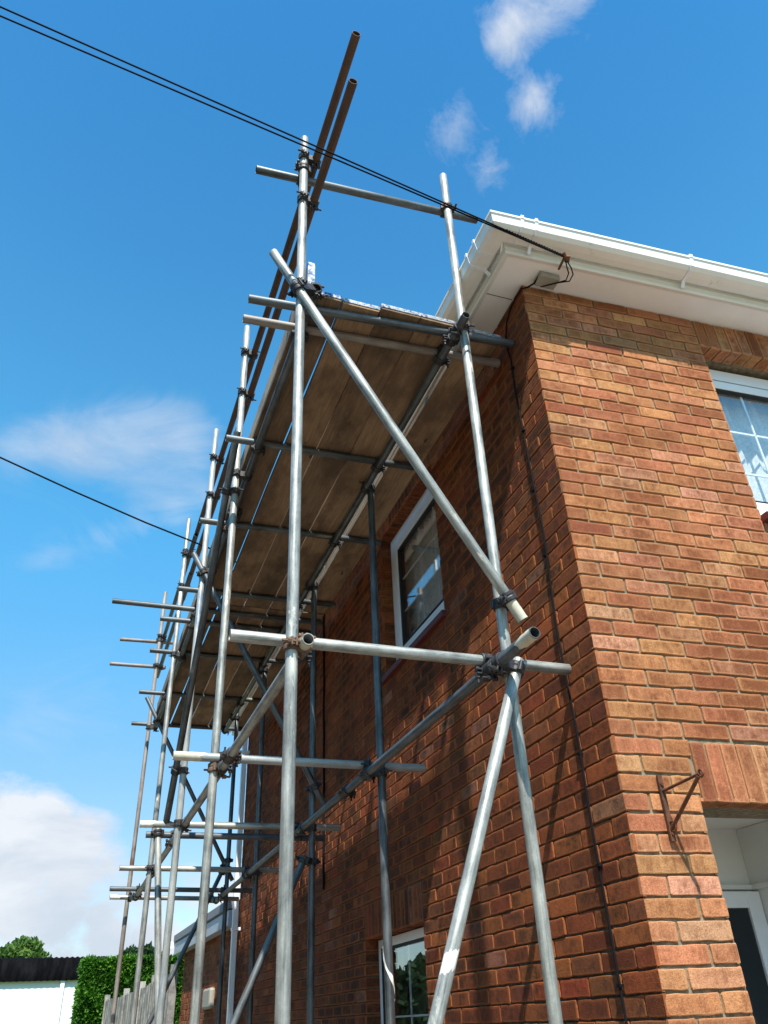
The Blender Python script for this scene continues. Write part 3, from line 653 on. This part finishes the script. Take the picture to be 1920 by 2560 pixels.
# ------------------------------------------------------------------ scaffold
T = {"LO1": [[-1.23, 0.009, 2.625], [-1.354, 6.841, 2.625]], "LI1": [[-0.425, -0.248, 2.625], [-0.477, 7.093, 2.625]], "LO2": [[-1.198, 0.088, 4.6], [-1.331, 7.374, 4.6]], "LI2": [[-0.38, 0.014, 4.6], [-0.476, 7.354, 4.6]],
"S1": [[-1.275, 0.083, 0.0], [-1.275, 0.083, 5.902]], "S2": [[-1.306, 1.797, 0.0], [-1.306, 1.797, 6.01]], "S3": [[-1.332, 3.215, 0.0], [-1.332, 3.215, 6.083]], "S4": [[-1.365, 5.024, 0.0], [-1.365, 5.024, 6.206]], "S5": [[-1.408, 7.394, 0.0], [-1.408, 7.394, 6.475]],
"I1": [[-0.35, 0.119, 0.0], [-0.35, 0.119, 5.995]], "I2": [[-0.366, 1.72, 0.0], [-0.366, 1.72, 4.7]], "I3": [[-0.381, 3.243, 0.0], [-0.381, 3.243, 4.7]], "I4": [[-0.401, 5.23, 0.0], [-0.401, 5.23, 4.7]], "I5": [[-0.417, 6.816, 0.0], [-0.417, 6.816, 4.75]],
"T1": [[-1.499, 0.155, 2.675], [-0.030, 0.169, 2.675]], "T2": [[-1.531, 1.774, 2.675], [-0.077, 1.77, 2.675]], "T3": [[-1.572, 3.508, 2.675], [-0.109, 3.447, 2.675]], "T4": [[-1.501, 3.872, 2.675], [-0.125, 3.855, 2.675]], "T5": [[-1.608, 5.353, 2.675], [-0.164, 5.383, 2.675]], "T6": [[-1.632, 6.606, 2.675], [-0.129, 6.7, 2.675]], "T7": [[-1.604, 7.21, 2.675], [-0.189, 7.352, 2.675]],
"P1": [[-1.509, 0.283, 4.65], [-0.008, 0.185, 4.65]], "P2": [[-1.511, 0.43, 4.65], [-0.015, 0.351, 4.65]], "P3": [[-1.43, 1.485, 4.65], [-0.136, 1.459, 4.65]], "P4": [[-1.454, 2.527, 4.65], [-0.03, 2.49, 4.65]], "P5": [[-1.483, 3.677, 4.65], [-0.074, 3.655, 4.65]], "P6": [[-2.01, 4.056, 4.65], [-0.09, 4.056, 4.65]], "P7": [[-1.573, 4.318, 4.65], [-0.09, 4.318, 4.65]], "P8": [[-1.599, 5.09, 4.65], [-0.09, 5.09, 4.65]], "P9": [[-1.612, 6.295, 4.65], [-0.09, 6.295, 4.65]], "P10": [[-1.619, 7.428, 4.65], [-0.234, 7.4, 4.65]],
"NB": [[-1.433, 0.046, 4.765], [-0.292, 0.046, 2.824]], "AB": [[-0.343, 0.041, 2.64], [-1.335, 0.041, 0.03]], "TT": [[-1.539, 0.156, 5.583], [-0.13, 0.156, 5.68]], "CB3": [[-1.425, 3.174, 4.73], [-0.307, 3.174, 2.77]], "CB5": [[-1.493, 7.05, 4.861], [-0.319, 7.05, 2.824]], "LB3": [[-0.458, 3.174, 2.398], [-1.531, 3.174, 0.03]], "LB5": [[-0.444, 7.05, 2.911], [-1.732, 7.05, 0.03]],
"EG1": [[-1.903, 7.454, 5.755], [-1.219, 7.454, 5.772]], "EG2": [[-1.982, 7.454, 5.41], [-1.287, 7.454, 5.419]], "R1": [[-1.19, -0.684, 5.69], [-1.318, 5.45, 5.8]], "R2": [[-1.203, -0.645, 5.3], [-1.314, 5.35, 5.38]], "GR1": [[-1.31, 4.55, 5.74], [-1.362, 7.883, 5.84]], "GR2": [[-1.31, 4.7, 5.36], [-1.36, 7.803, 5.42]], "FB1": [[-1.356, 1.514, 4.743], [-1.392, 3.497, 2.687]], "RK": [[-1.423, 3.8, 2.709], [-1.122, 3.8, 0.03]]}
scaf = empty('scaffold', 'grey tubular steel scaffold standing along the brick side wall of the house', 'scaffold', loc=(0, 0, 0))
TR = .0236
def tube(key, name, mat, label=None):
    a, b = Vector(T[key][0]), Vector(T[key][1]); L = (b-a).length; n = 24
    mb = MB(); vs = []
    for z, r_ in ((0, TR-.0035), (0, TR-.0008), (.0015, TR), (L-.0015, TR), (L, TR-.0008), (L, TR-.0035)):
        vs += [(r_*math.cos(2*math.pi*i/n), r_*math.sin(2*math.pi*i/n), z) for i in range(n)]
    m = 6
    def q(j, k, sm):
        mb.add(vs, [(j*n+i, j*n+(i+1) % n, k*n+(i+1) % n, k*n+i) for i in range(n)], sm)
    # one vertex set, outer + rims + bore
    n0 = len(mb.v); mb.v += vs; mb.attr += [(1, 1, 1, 1)]*len(vs)
    for j in range(5):
        mb.f += [(j*n+i, j*n+(i+1) % n, (j+1)*n+(i+1) % n, (j+1)*n+i) for i in range(n)]; mb.sm += [j in (1, 2, 3)]*n
    iv = [(r_*math.cos(2*math.pi*i/n), r_*math.sin(2*math.pi*i/n), z) for z, r_ in ((0, TR-.0035), (L, TR-.0035)) for i in range(n)]
    mb.add(iv, [(n+i, n+(i+1) % n, (i+1) % n, i) for i in range(n)], True)
    o = mb.build(name, mat, scaf)
    o.location = a; o.rotation_mode = 'QUATERNION'; o.rotation_quaternion = (b-a).to_track_quat('Z', 'Y')
    if label: o['label'] = label
    return o
for k in ('S1', 'I1', 'S2'): tube(k, 'standard', M_GALV)
tube('S3', 'standard', M_GALVB, 'outer upright streaked with blue paint'); tube('S4', 'standard', M_GALV); tube('S5', 'standard', M_RUSTG, 'brown stained far outer upright')
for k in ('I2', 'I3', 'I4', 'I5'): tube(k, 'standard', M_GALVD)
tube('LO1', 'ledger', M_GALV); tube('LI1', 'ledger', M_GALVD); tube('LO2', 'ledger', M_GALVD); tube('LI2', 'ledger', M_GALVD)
for k in ('T1', 'T3', 'T5', 'T7'): tube(k, 'transom', M_GALV)
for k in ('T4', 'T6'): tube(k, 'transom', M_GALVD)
tube('T2', 'transom', M_GALVB, 'transom with blue paint and a bare brown end')
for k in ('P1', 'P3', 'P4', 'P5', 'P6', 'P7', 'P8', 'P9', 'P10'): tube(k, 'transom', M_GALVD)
tube('P2', 'transom', M_RUSTG, 'rust stained transom under the near end of the deck')
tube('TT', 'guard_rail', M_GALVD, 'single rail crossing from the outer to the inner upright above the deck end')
for k in ('R1', 'R2'): tube(k, 'guard_rail', M_RUST, 'rusty brown guard rail projecting past the near upright')
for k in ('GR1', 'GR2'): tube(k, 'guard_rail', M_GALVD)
for k in ('EG1', 'EG2'): tube(k, 'guard_rail', M_RUSTG, 'short rail across the far end')
for k in ('NB', 'AB', 'RK'): tube(k, 'brace', M_GALV)
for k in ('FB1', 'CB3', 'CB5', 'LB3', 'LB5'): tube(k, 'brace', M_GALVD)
# couplers
def closest(a0, a1, b0, b1):
    d1, d2, r_ = a1-a0, b1-b0, a0-b0; a, e, f = d1.dot(d1), d2.dot(d2), d2.dot(r_); c, b = d1.dot(r_), d1.dot(d2)
    den = a*e-b*b; s = (b*f-c*e)/den if den > 1e-9 else .5; s = min(1, max(0, s)); t = (b*s+f)/e; t = min(1, max(0, t)); s = min(1, max(0, (b*t-c)/a))
    return a0+d1*s, b0+d2*t
def ringband(mb, p, d, toward, w=.046, r0=TR+.0012, r1=TR+.0095, flip=1):
    d = d.normalized(); x = (toward - d*toward.dot(d)).normalized(); y = d.cross(x)*flip; n = 22; vs = []
    for (z, r_) in ((-w/2, r0), (-w/2, r1-.002), (-w/2+.004, r1), (-.006, r1), (0, r1-.003), (.006, r1), (w/2-.004, r1), (w/2, r1-.002), (w/2, r0)):
        vs += [p + d*z + (x*math.cos(2*math.pi*i/n)+y*math.sin(2*math.pi*i/n))*r_ for i in range(n)]
    mb.add(vs, [(j*n+i, j*n+(i+1) % n, (j+1)*n+(i+1) % n, (j+1)*n+i) for j in range(8) for i in range(n)])
    # flange, swing bolt and nut on one side, hinge on the other
    R3 = Matrix((x, y, d)).transposed()
    mb.box((-.014, .026, -.017), (-.007, .052, .017), R3, p); mb.box((.004, .026, -.017), (.011, .050, .017), R3, p)
    bp = p + y*.043; mb.cyl(bp - x*.048, bp + x*.020, .0058, 10); mb.cyl(bp - x*.027, bp - x*.014, .0115, 6, smooth=False); mb.cyl(bp + x*.011, bp + x*.019, .0105, 10)
    hp = p - y*.037; mb.cyl(hp - d*.020, hp + d*.020, .0085, 10); mb.box((-.012, -.036, -.018), (.012, -.024, .018), R3, p)
def coupler(ka, kb, mat=M_COUP, shift=0.0, flip=None):
    a0, a1, b0, b1 = *map(Vector, T[ka]), *map(Vector, T[kb]); pa, pb = closest(a0, a1, b0, b1)
    da, db = (a1-a0).normalized(), (b1-b0).normalized(); dv = pb-pa
    if dv.length < .01: dv = da.cross(db)*.05
    mb = MB(); fl = flip or random.choice((1, -1))
    ringband(mb, pa, da, dv, flip=fl); ringband(mb, pb, db, -dv, flip=random.choice((1, -1)))
    u = dv.normalized(); v = da.cross(u).normalized(); m = (pa+pb)/2; h = max(.006, dv.length/2-TR+.004)
    mb.box((-h, -.021, -.021), (h, .021, .021), Matrix((u, v, u.cross(v))).transposed(), m)
    return mb.build('coupler', mat, scaf, bevel=.0012)
PAIRS = [('S1','R1'),('S1','R2'),('S1','TT'),('S1','LO2'),('LO2','NB'),('S1','LO1'),('LO1','T1'),('I1','TT'),('I1','LI2'),('LI2','P1'),('LO2','P1'),('LI2','P2'),('I1','NB'),('I1','LI1'),('LI1','T1'),('LI1','AB'),
 ('S2','R1'),('S2','R2'),('S2','LO2'),('S2','FB1'),('S2','LO1'),('LO1','T2'),('I2','LI2'),('I2','LI1'),('LI1','T2'),('S3','R1'),('S3','R2'),('S3','LO2'),('S3','CB3'),('S3','FB1'),('S3','LO1'),('I3','LI2'),('I3','CB3'),('I3','LI1'),('LI1','T3'),('I3','LB3'),
 ('S4','R1'),('S4','R2'),('S4','GR1'),('S4','GR2'),('S4','LO2'),('S4','LO1'),('LO1','T5'),('LO1','T4'),('T4','RK'),('I4','LI2'),('I4','LI1'),('LI1','T5'),('S5','GR1'),('S5','GR2'),('S5','LO2'),('LO1','T6'),('LO2','CB5'),('S5','EG1'),('S5','EG2'),('I5','LI2'),('I5','CB5'),('I5','LB5'),('LI1','T6'),('LI1','T7'),('LO1','T7')]
PAIRS += [('LO2', p) for p in ('P2','P3','P4','P5','P6','P7','P8','P9')] + [('LI2', p) for p in ('P3','P4','P5','P7','P8','P9','P10')]
RUSTY = {('S1','LO1'),('S2','LO1')}
for pr_ in PAIRS: coupler(*pr_, mat=M_COUPR if pr_ in RUSTY else M_COUP)
def sleeve(key, t, mat):
    a, b = Vector(T[key][0]), Vector(T[key][1]); p = a.lerp(b, t); d = (b-a).normalized(); mb = MB(); up_ = Vector((0, 0, 1))
    ringband(mb, p-d*.03, d, up_, w=.055); ringband(mb, p+d*.03, d, up_, w=.055); mb.build('sleeve_coupler', mat, scaf, bevel=.0012)
sleeve('LO1', .225, M_COUP); sleeve('LI1', .33, M_COUP); sleeve('LO2', .30, M_COUP)
def collar(key, t0, t1, mat, name, rr=TR+.0008):
    a, b = Vector(T[key][0]), Vector(T[key][1]); mb = MB(); L = (b-a).length; d = (b-a)/L; x = d.orthogonal().normalized(); y = d.cross(x); n = 20; m = 8; vs = []
    rn = random.Random(key); ph = rn.random()*6
    for k in range(m+1):
        for i in range(n):
            q = 2*math.pi*i/n; w = t0 + (t1-t0)*k/m + (.018*math.sin(q*2+ph)+.012*math.sin(q*5+ph) if k == m else 0)
            vs.append(a + d*w + (x*math.cos(q)+y*math.sin(q))*(rr+.0006*math.sin(k*2.1+i)))
    mb.add(vs, [(k*n+i, k*n+(i+1) % n, (k+1)*n+(i+1) % n, (k+1)*n+i) for k in range(m) for i in range(n)], True)
    return mb.build(name, mat, scaf)
M_SPLASH = mat_simple('white_cement_splash', srgb(214, 212, 204), .85, 0, .08, 30, .4)
M_CREAM = mat_simple('cream_paint', srgb(186, 180, 160), .7, 0, .15, 20, .3)
collar('T3', .002, .10, M_SPLASH, 'painted_end'); collar('T7', .002, .09, M_SPLASH, 'painted_end'); collar('T2', .002, .16, M_CREAM, 'painted_end')
collar('NB', 2.2505, 2.13, M_CREAM, 'painted_end'); collar('LO1', .002, .13, M_CREAM, 'painted_end'); collar('LI1', .002, .10, M_CREAM, 'painted_end')
# loose strip of white tape spiralling round the second inner upright, and a plaster lump on the sloping brace
tp = MB(); vs = []; n = 90; p0 = Vector(T['I2'][0])
for i in range(n+1):
    q = i*.13; z = 1.72 - .62*i/n; r_ = TR + .0022 + .0012*math.sin(i*.7); w = .035 + .012*math.sin(i*.35)
    for k in (0, 1): vs.append(p0 + Vector((math.cos(q+2.4)*r_, math.sin(q+2.4)*r_, z + w*k)))
tp.add(vs, [(2*i, 2*i+2, 2*i+3, 2*i+1) for i in range(n)], True); tp.build('tape_strip', M_SPLASH, scaf)
la, lb = Vector(T['AB'][0]), Vector(T['AB'][1]); lp = la.lerp(lb, (la.z-1.575)/(la.z-lb.z)); ld = (lb-la).normalized()
lm = MB(); sx = ld.orthogonal().normalized(); sy = ld.cross(sx); cdir = (CAMPOS-lp); cdir = (cdir - ld*cdir.dot(ld)).normalized(); sdir = ld.cross(cdir)
n, m = 10, 6; vs = []
for k in range(m+1):
    for i in range(n+1):
        q = (i/n-.5)*2.3; e_ = math.sin(math.pi*i/n)*math.sin(math.pi*k/m); jag = .012*mnoise.noise((i*.9, k*.3, 4)) + .008*mnoise.noise((i*2.1, k*.7, 2))
        vs.append(lp + ld*((k/m-.5)*.062 + jag + .012*q) + (cdir*math.cos(q)+sdir*math.sin(q))*(TR + .0004 + .0045*e_**.5*(1+.5*mnoise.noise((i*.7, k*.8, 9)))))
lm.add(vs, [(k*(n+1)+i, k*(n+1)+i+1, (k+1)*(n+1)+i+1, (k+1)*(n+1)+i) for k in range(m) for i in range(n)], True)
lm.build('plaster_lump', M_SPLASH, scaf)
# toe boards clipped on edge along the outer side
def plank(name, mat, x0, y0, x1, y1, z0, z1, w, parent=None, vertical=False, band=None, bow=.003):
    """board from (x0,y0) to (x1,y1), local x along its length"""
    a, b = Vector((x0, y0, 0)), Vector((x1, y1, 0)); L = (b-a).length; mb = MB(); n = 14
    ra = [(-w/2, z0), (w/2, z0), (w/2, z1), (-w/2, z1)]; c = .004
    pr8 = [(-w/2+c, z0), (w/2-c, z0), (w/2, z0+c), (w/2, z1-c), (w/2-c, z1), (-w/2+c, z1), (-w/2, z1-c), (-w/2, z0+c)]
    sd_ = random.random()*50; vs = []
    for i in range(n+1):
        xx = L*i/n; dy = bow*mnoise.noise((sd_, xx*.8, 0)); dzz = bow*.8*mnoise.noise((sd_+9, xx*.8, 0))
        vs += [(xx, y + dy, z + dzz) for y, z in pr8]
    mb.add(vs, [(i*8+k, (i+1)*8+k, (i+1)*8+(k+1) % 8, i*8+(k+1) % 8) for i in range(n) for k in range(8)] + [tuple(range(8)), tuple(range(n*8+7, n*8-1, -1))])
    o = mb.build(name, mat, parent); o.location = a; o.rotation_euler = (0, 0, math.atan2(b.y-a.y, b.x-a.x))
    if band:
        e_ = .0015
        for s0, s1, q0_, q1_ in ((-.002, .028, -.004, -.002), (L-.028, L+.002, L+.002, L+.004)):
            be = MB(); w2 = w/2+e_; zz = z1+e_; zl = z0+.012
            prof = [(-w2, zl), (-w2, zz), (w2, zz), (w2, zl), (w2-.003, zl), (w2-.003, z1-.001), (-w2+.003, z1-.001), (-w2+.003, zl)]
            vs = [(xx, y, z) for xx in (s0, s1) for y, z in prof]
            be.add(vs, [(i, (i+1) % 8, 8+(i+1) % 8, 8+i) for i in range(8)] + [tuple(range(7, -1, -1)), tuple(range(8, 16))])
            c0_, c1_ = (s0, s0+.002) if s0 < 0 else (s1-.002, s1)
            be.box((min(q0_, c0_), -w2+.002, zl+.002), (max(q1_, c1_), w2-.002, zz-.002))
            be.build('end_band', band, o)
    return o
ZB0, ZB1 = 4.676, 4.714
ox = lambda y: -1.198 - .0182*y          # outer deck edge line
plank('toe_board', M_TOE, ox(.20)+.012, .21, ox(4.0)+.012, 4.02, ZB1+.035, ZB1+.245, .036, scaf, band=M_BAND)
plank('toe_board', M_TOE, ox(4.0)+.020, 3.98, ox(7.5)+.020, 7.52, ZB1+.035, ZB1+.245, .036, scaf)
# deck boards: loose, so each is its own thing. u = offset from the outer deck edge
BW = .208
lanes = [(-.032, .172, 'outermost lane'), (.183, .392, 'second lane from the outer edge'), (.3965, .6235, 'third lane from the outer edge'), (.626, .834, 'fourth lane over the inner ledger')]
ORD = ['near', 'far']
def bl(y, u): return ox(y) + u + .0052*(y)*min(1, u)
for li, (u, u2_, ln) in enumerate(lanes):
    uc = (u+u2_)/2; BWl = u2_-u
    jit = random.uniform(-.02, .02)
    for si, (ya, yb) in enumerate(((.19+jit, 3.93+jit*.5), (3.95+jit*.5, 7.52+jit))):
        b = plank('scaffold_board', M_BOARD, bl(ya, uc), ya, bl(yb, uc), yb, ZB0, ZB1, BWl, None, band=M_BANDB if (li == 0 and si == 0) else M_BAND, bow=.006)
        tag(b, 'brown deck board in the %s, %s' % (ln, 'with blue banded near end' if (li == 0 and si == 0) else ('with pale banded near end' if si == 0 else 'far half')), 'board', 'scaffold boards of the deck')
for si, (ya, yb) in enumerate(((.20, 3.90), (3.93, 7.45))):
    uu = lambda y: -.283 - .010*y + BW/2 + .006
    b = plank('scaffold_board', M_BOARD, uu(ya), ya, uu(yb), yb, ZB0, ZB1, .212, None, band=M_BAND, bow=.004)
    tag(b, 'brown inside board beside the brick wall, %s half of the deck' % ORD[si], 'board', 'scaffold boards of the deck')

# ------------------------------------------------------------------ rear extension
ext = empty('rear_extension', 'single storey brown extension with pale fascia behind the white downpipe', 'extension')
E0 = Vector((-.012, FLEN+.004, 0)); ED = Vector((-.15, 4.02, 0)).normalized(); EN = Vector((-ED.y, ED.x, 0)); EL = 4.03
eb = MB()
HZs = HZ; HZ = 2.505
brick_wall(eb, E0, ED, Z, EN, EL, [], [(150,90,56),(138,82,52),(160,98,62),(128,74,48)], True, corner_left=False, ncourse=34)
HZ = HZs
tag(eb.build('wall', M_BRICK_L, ext, attr=True))
em = MB(); q0 = E0 - EN*.0085
em.add([q0, q0+ED*(EL-.004), q0+ED*(EL-.004)+Z*2.505, q0+Z*2.505], [(0, 1, 2, 3)])
q1 = q0+ED*(EL-.003); em.add([q1, q1+Vector((4, .15, 0)), q1+Vector((4, .15, 2.505)), q1+Z*2.505], [(0, 1, 2, 3)])
em.build('mortar_joint', M_DARKTRIM, ext)
RE = Matrix((ED, -EN, Z)).transposed()   # local x along wall, y into the house
fa = MB(); fa.box((.0, -.12, 2.505), (EL+.42, 3.6, 2.675), RE, E0); fa.build('fascia', M_TRIM, ext, bevel=.004)
fa = MB(); fa.box((.0, -.125, 2.675), (EL+.42, 3.6, 2.69), RE, E0); fa.build('drip_edge', M_DARKTRIM, ext)
fa = MB(); fa.box((.0, -.14, 2.69), (EL+.44, 3.6, 2.80), RE, E0); fa.build('roof', M_FELT, ext, bevel=.01)
gs = MB(); a = E0 + ED*(EL+.47) + EN*.17 + Z*2.66; gs.cyl(a, a+ED*.10, .045, 12); gs.cyl(a-ED*.02, a, .055, 12); gs.build('gutter_end', M_UPVC, ext)
mbx = MB(); mbx.box((1.22, -.07, 1.66), (1.72, .01, 1.90), RE, E0); mbx.build('meter_box', M_BOXGREY, ext, bevel=.03)

# ------------------------------------------------------------------ fence, hedge, outbuilding, trees
fence = empty('fence', 'weathered grey timber fence with tall posts in front of the green hedge', 'fence')
fpts = [(-.978, 20.0, 2.20), (-.70, 17.6, 2.22), (-.52, 15.9, 2.26), (-.40, 14.6, 2.30), (-.24, 13.0, 2.36)]
for i, (x, y, z) in enumerate(fpts):
    p = MB(); p.box((x-.07, y-.07, 0), (x+.05, y+.05, z+.02)); p.build('post', M_FENCE, fence, bevel=.004)
for (a, b) in zip(fpts[:-1], fpts[1:]):
    A, Bq = Vector(a), Vector(b); d = Vector((Bq.x-A.x, Bq.y-A.y, 0)); L = d.length; d.normalize(); nn = Vector((d.y, -d.x, 0)); R3 = Matrix((d, nn, Z)).transposed()
    mb = MB(); k = int(L/.12)
    for i in range(k):
        o_ = .006*(i % 2)+random.uniform(0, .004); s0 = L*i/k; zt = A.z + (Bq.z-A.z)*(i/k) - .10
        mb.box((s0+.05, .03+o_, .05), (s0+.05+L/k*1.08, .045+o_, zt+random.uniform(-.015, .015)), R3, Vector((A.x, A.y, 0)))
    mb.build('panel', M_FENCE, fence)
    mb = MB(); mb.box((.05, -.02, (A.z+Bq.z)/2-.24), (L-.05, .03, (A.z+Bq.z)/2-.14), R3, Vector((A.x, A.y, 0))); mb.build('rail', M_FENCE, fence)
def leaves(mb, pts_fn, n, size, stretch=1.0, seed=1, tone=lambda p: .5):
    rnd = random.Random(seed)
    for _ in range(n):
        p, nrm = pts_fn(rnd); q = Vector((rnd.gauss(0, 1), rnd.gauss(0, 1), rnd.gauss(0, 1))).normalized()
        d = (nrm*1.0 + q*.9).normalized(); x = d.cross(Vector((rnd.gauss(0, 1), rnd.gauss(0, 1), rnd.gauss(0, 1)))).normalized(); s = size*rnd.uniform(.6, 1.4)
        t = min(1, max(0, tone(p) + rnd.gauss(0, .2)))
        a = p - x*s*.35; b = p + x*s*.35; c = p + d*s*stretch + x*s*.08; e2 = p + d*s*stretch*.55
        nz = d.cross(x)*s*.15
        mb.add([a, b + nz, c, e2 - x*s*.4 - nz], [(0, 1, 2), (0, 2, 3)], False, [(1, 1, 1, t)]*4)
# hedge
HX0, HX1, HY0, HY1, HZT = -1.60, 1.6, 22.0, 24.0, 3.10
def hp(rnd):
    f = rnd.random()
    if f < .62: p = Vector((rnd.uniform(HX0, HX1), HY0, rnd.uniform(0.0, HZT))); nn = Vector((0, -1, .15))
    elif f < .78: p = Vector((HX0, rnd.uniform(HY0, HY1), rnd.uniform(0, HZT))); nn = Vector((-1, 0, .15))
    else: p = Vector((rnd.uniform(HX0, HX1), rnd.uniform(HY0, HY1), HZT)); nn = Vector((0, -.2, 1))
    b = .10*mnoise.noise(p*1.6)+.05*mnoise.noise(p*5)
    p = p + nn*b
    return p - nn*rnd.uniform(0, .10), nn
hm = MB(); hm.box((HX0+.14, HY0+.14, 0), (HX1-.14, HY1-.14, HZT-.16)); hm.attr = [(1, 1, 1, 0.0)]*len(hm.v)
leaves(hm, hp, 42000, .062, 1.7, 5, lambda p: .45 + .45*mnoise.noise(p*2.2))
hedge = hm.build('hedge', M_HEDGE, attr=True); tag(hedge, 'tall square clipped bright green hedge behind the fence', 'hedge')
# outbuilding
ob = empty('outbuilding', 'white painted outbuilding with black corrugated roof beside the hedge', 'outbuilding')
w_ = MB(); w_.box((-7, 30, 0), (-1.1, 36, 3.10)); w_.build('wall', M_WHITEWALL, ob)
ro = MB(); n = 136; vs = []
for i in range(n+1):
    x = -7.3 + 6.6*i/n; o_ = .022*math.sin(i*1.6)
    vs += [(x, 29.86, 3.03+o_*.3), (x, 29.85+o_*.6, 3.05), (x, 29.93+o_*.6, 3.68+o_*.8), (x, 34, 4.0+o_)]
ro.add(vs, [(4*i+k, 4*i+4+k, 4*i+5+k, 4*i+1+k) for i in range(n) for k in range(3)], True)
ro.build('roof', M_CORR, ob)
dpw = MB(); dpw.box((-2.16, 29.92, 0), (-2.03, 29.99, 3.02)); dpw.build('post', M_UPVC, ob)
def tree(name, x, y, h, rx, rz, mat, n, size, label, seed, trunk_h):
    root = empty(name, label, 'tree', 'trees behind the buildings', (x, y, 0))
    tr = MB(); tr.path([(0, 0, 0), (.05, .02, trunk_h*.5), (-.04, .05, trunk_h), (.05, 0, h*.8)], .2, 10, lambda i: (.26, .2, .15, .05)[i])
    rnd = random.Random(seed); cl = []
    for i in range(26):
        t = rnd.uniform(0, 2*math.pi); rr = rnd.random()**.5; zz = rnd.uniform(-1, 1)
        k = math.sqrt(max(0, 1-zz*zz*.85))
        c = Vector((math.cos(t)*rr*rx*k, math.sin(t)*rr*rx*k, h - rz + zz*rz*.85)); cl.append((c, rnd.uniform(.28, .5)*rx*.75))
        tr.path([(0, 0, trunk_h*.9), tuple(c*.55+Vector((0, 0, trunk_h*.35))), tuple(c)], .05, 6, lambda i: (.08, .05, .015)[i])
    tr.build('trunk', M_BARK, root)
    cm = MB()
    def pf(rnd):
        c, r_ = rnd.choice(cl); d = Vector((rnd.gauss(0, 1), rnd.gauss(0, 1), rnd.gauss(0, .8))).normalized()
        return c + d*r_*rnd.uniform(.35, 1.08), (d + Vector((0, 0, .3))).normalized()
    leaves(cm, pf, n, size, 1.1, seed+2, lambda p: .45+.4*mnoise.noise(p*1.1))
    cm.build('crown', mat, root, attr=True)
tree('tree', -4.15, 40, 5.02, 1.25, .9, M_TREE, 9000, .15, 'rounded green tree crown showing above the black corrugated roof', 3, 2.6)
tree('tree', 1.15, 40, 4.66, 1.2, .8, M_TREED, 7000, .15, 'green tree crown just showing over the top of the hedge', 8, 2.4)

# tall unseen hedge added to cut skylight on flank; rear row mirrored in window
def hp2(rnd):
    if rnd.random() < .4:
        xx = rnd.uniform(-17, -8.6); top = 3.3 + .9*mnoise.noise(Vector((xx*.6, 0, 7))) + .5*mnoise.noise(Vector((xx*1.9, 0, 1)))
        p = Vector((xx, 29 + rnd.uniform(-.5, .4), rnd.uniform(0, top))); return p + Vector((0, .5*mnoise.noise(p*.9), 0)), Vector((0, -1, .4))
    yy = rnd.uniform(-6, 20); zz = rnd.uniform(0, 6.2)
    p = Vector((-8.0, yy, zz)); b = .5*mnoise.noise(p*.5)+.25*mnoise.noise(p*1.7); top = 5.4 + 1.3*mnoise.noise(Vector((0, yy*.35, 3)))
    if p.z > top: p = Vector((rnd.uniform(-9.5, -8), yy, top)); return p + Vector((0, 0, b)), Vector((0, 0, 1))
    return p + Vector((b, 0, 0)), Vector((1, 0, .2))
hm = MB(); hm.box((-9.6, -6, 0), (-8.5, 20, 4.2)); hm.attr = [(1, 1, 1, 0.0)]*len(hm.v)
hm.box((-17, 29.2, 0), (-8.6, 30, 2.4)); hm.attr = [(1, 1, 1, 0.0)]*len(hm.v)
leaves(hm, hp2, 22000, .26, 1.2, 15, lambda p: .4 + .4*mnoise.noise(p*.9))
tag(hm.build('skylight_blocking_hedge', M_TREED, attr=True), 'unseen tall hedge added to block skylight, its rear row mirrored in the side window', 'hedge')
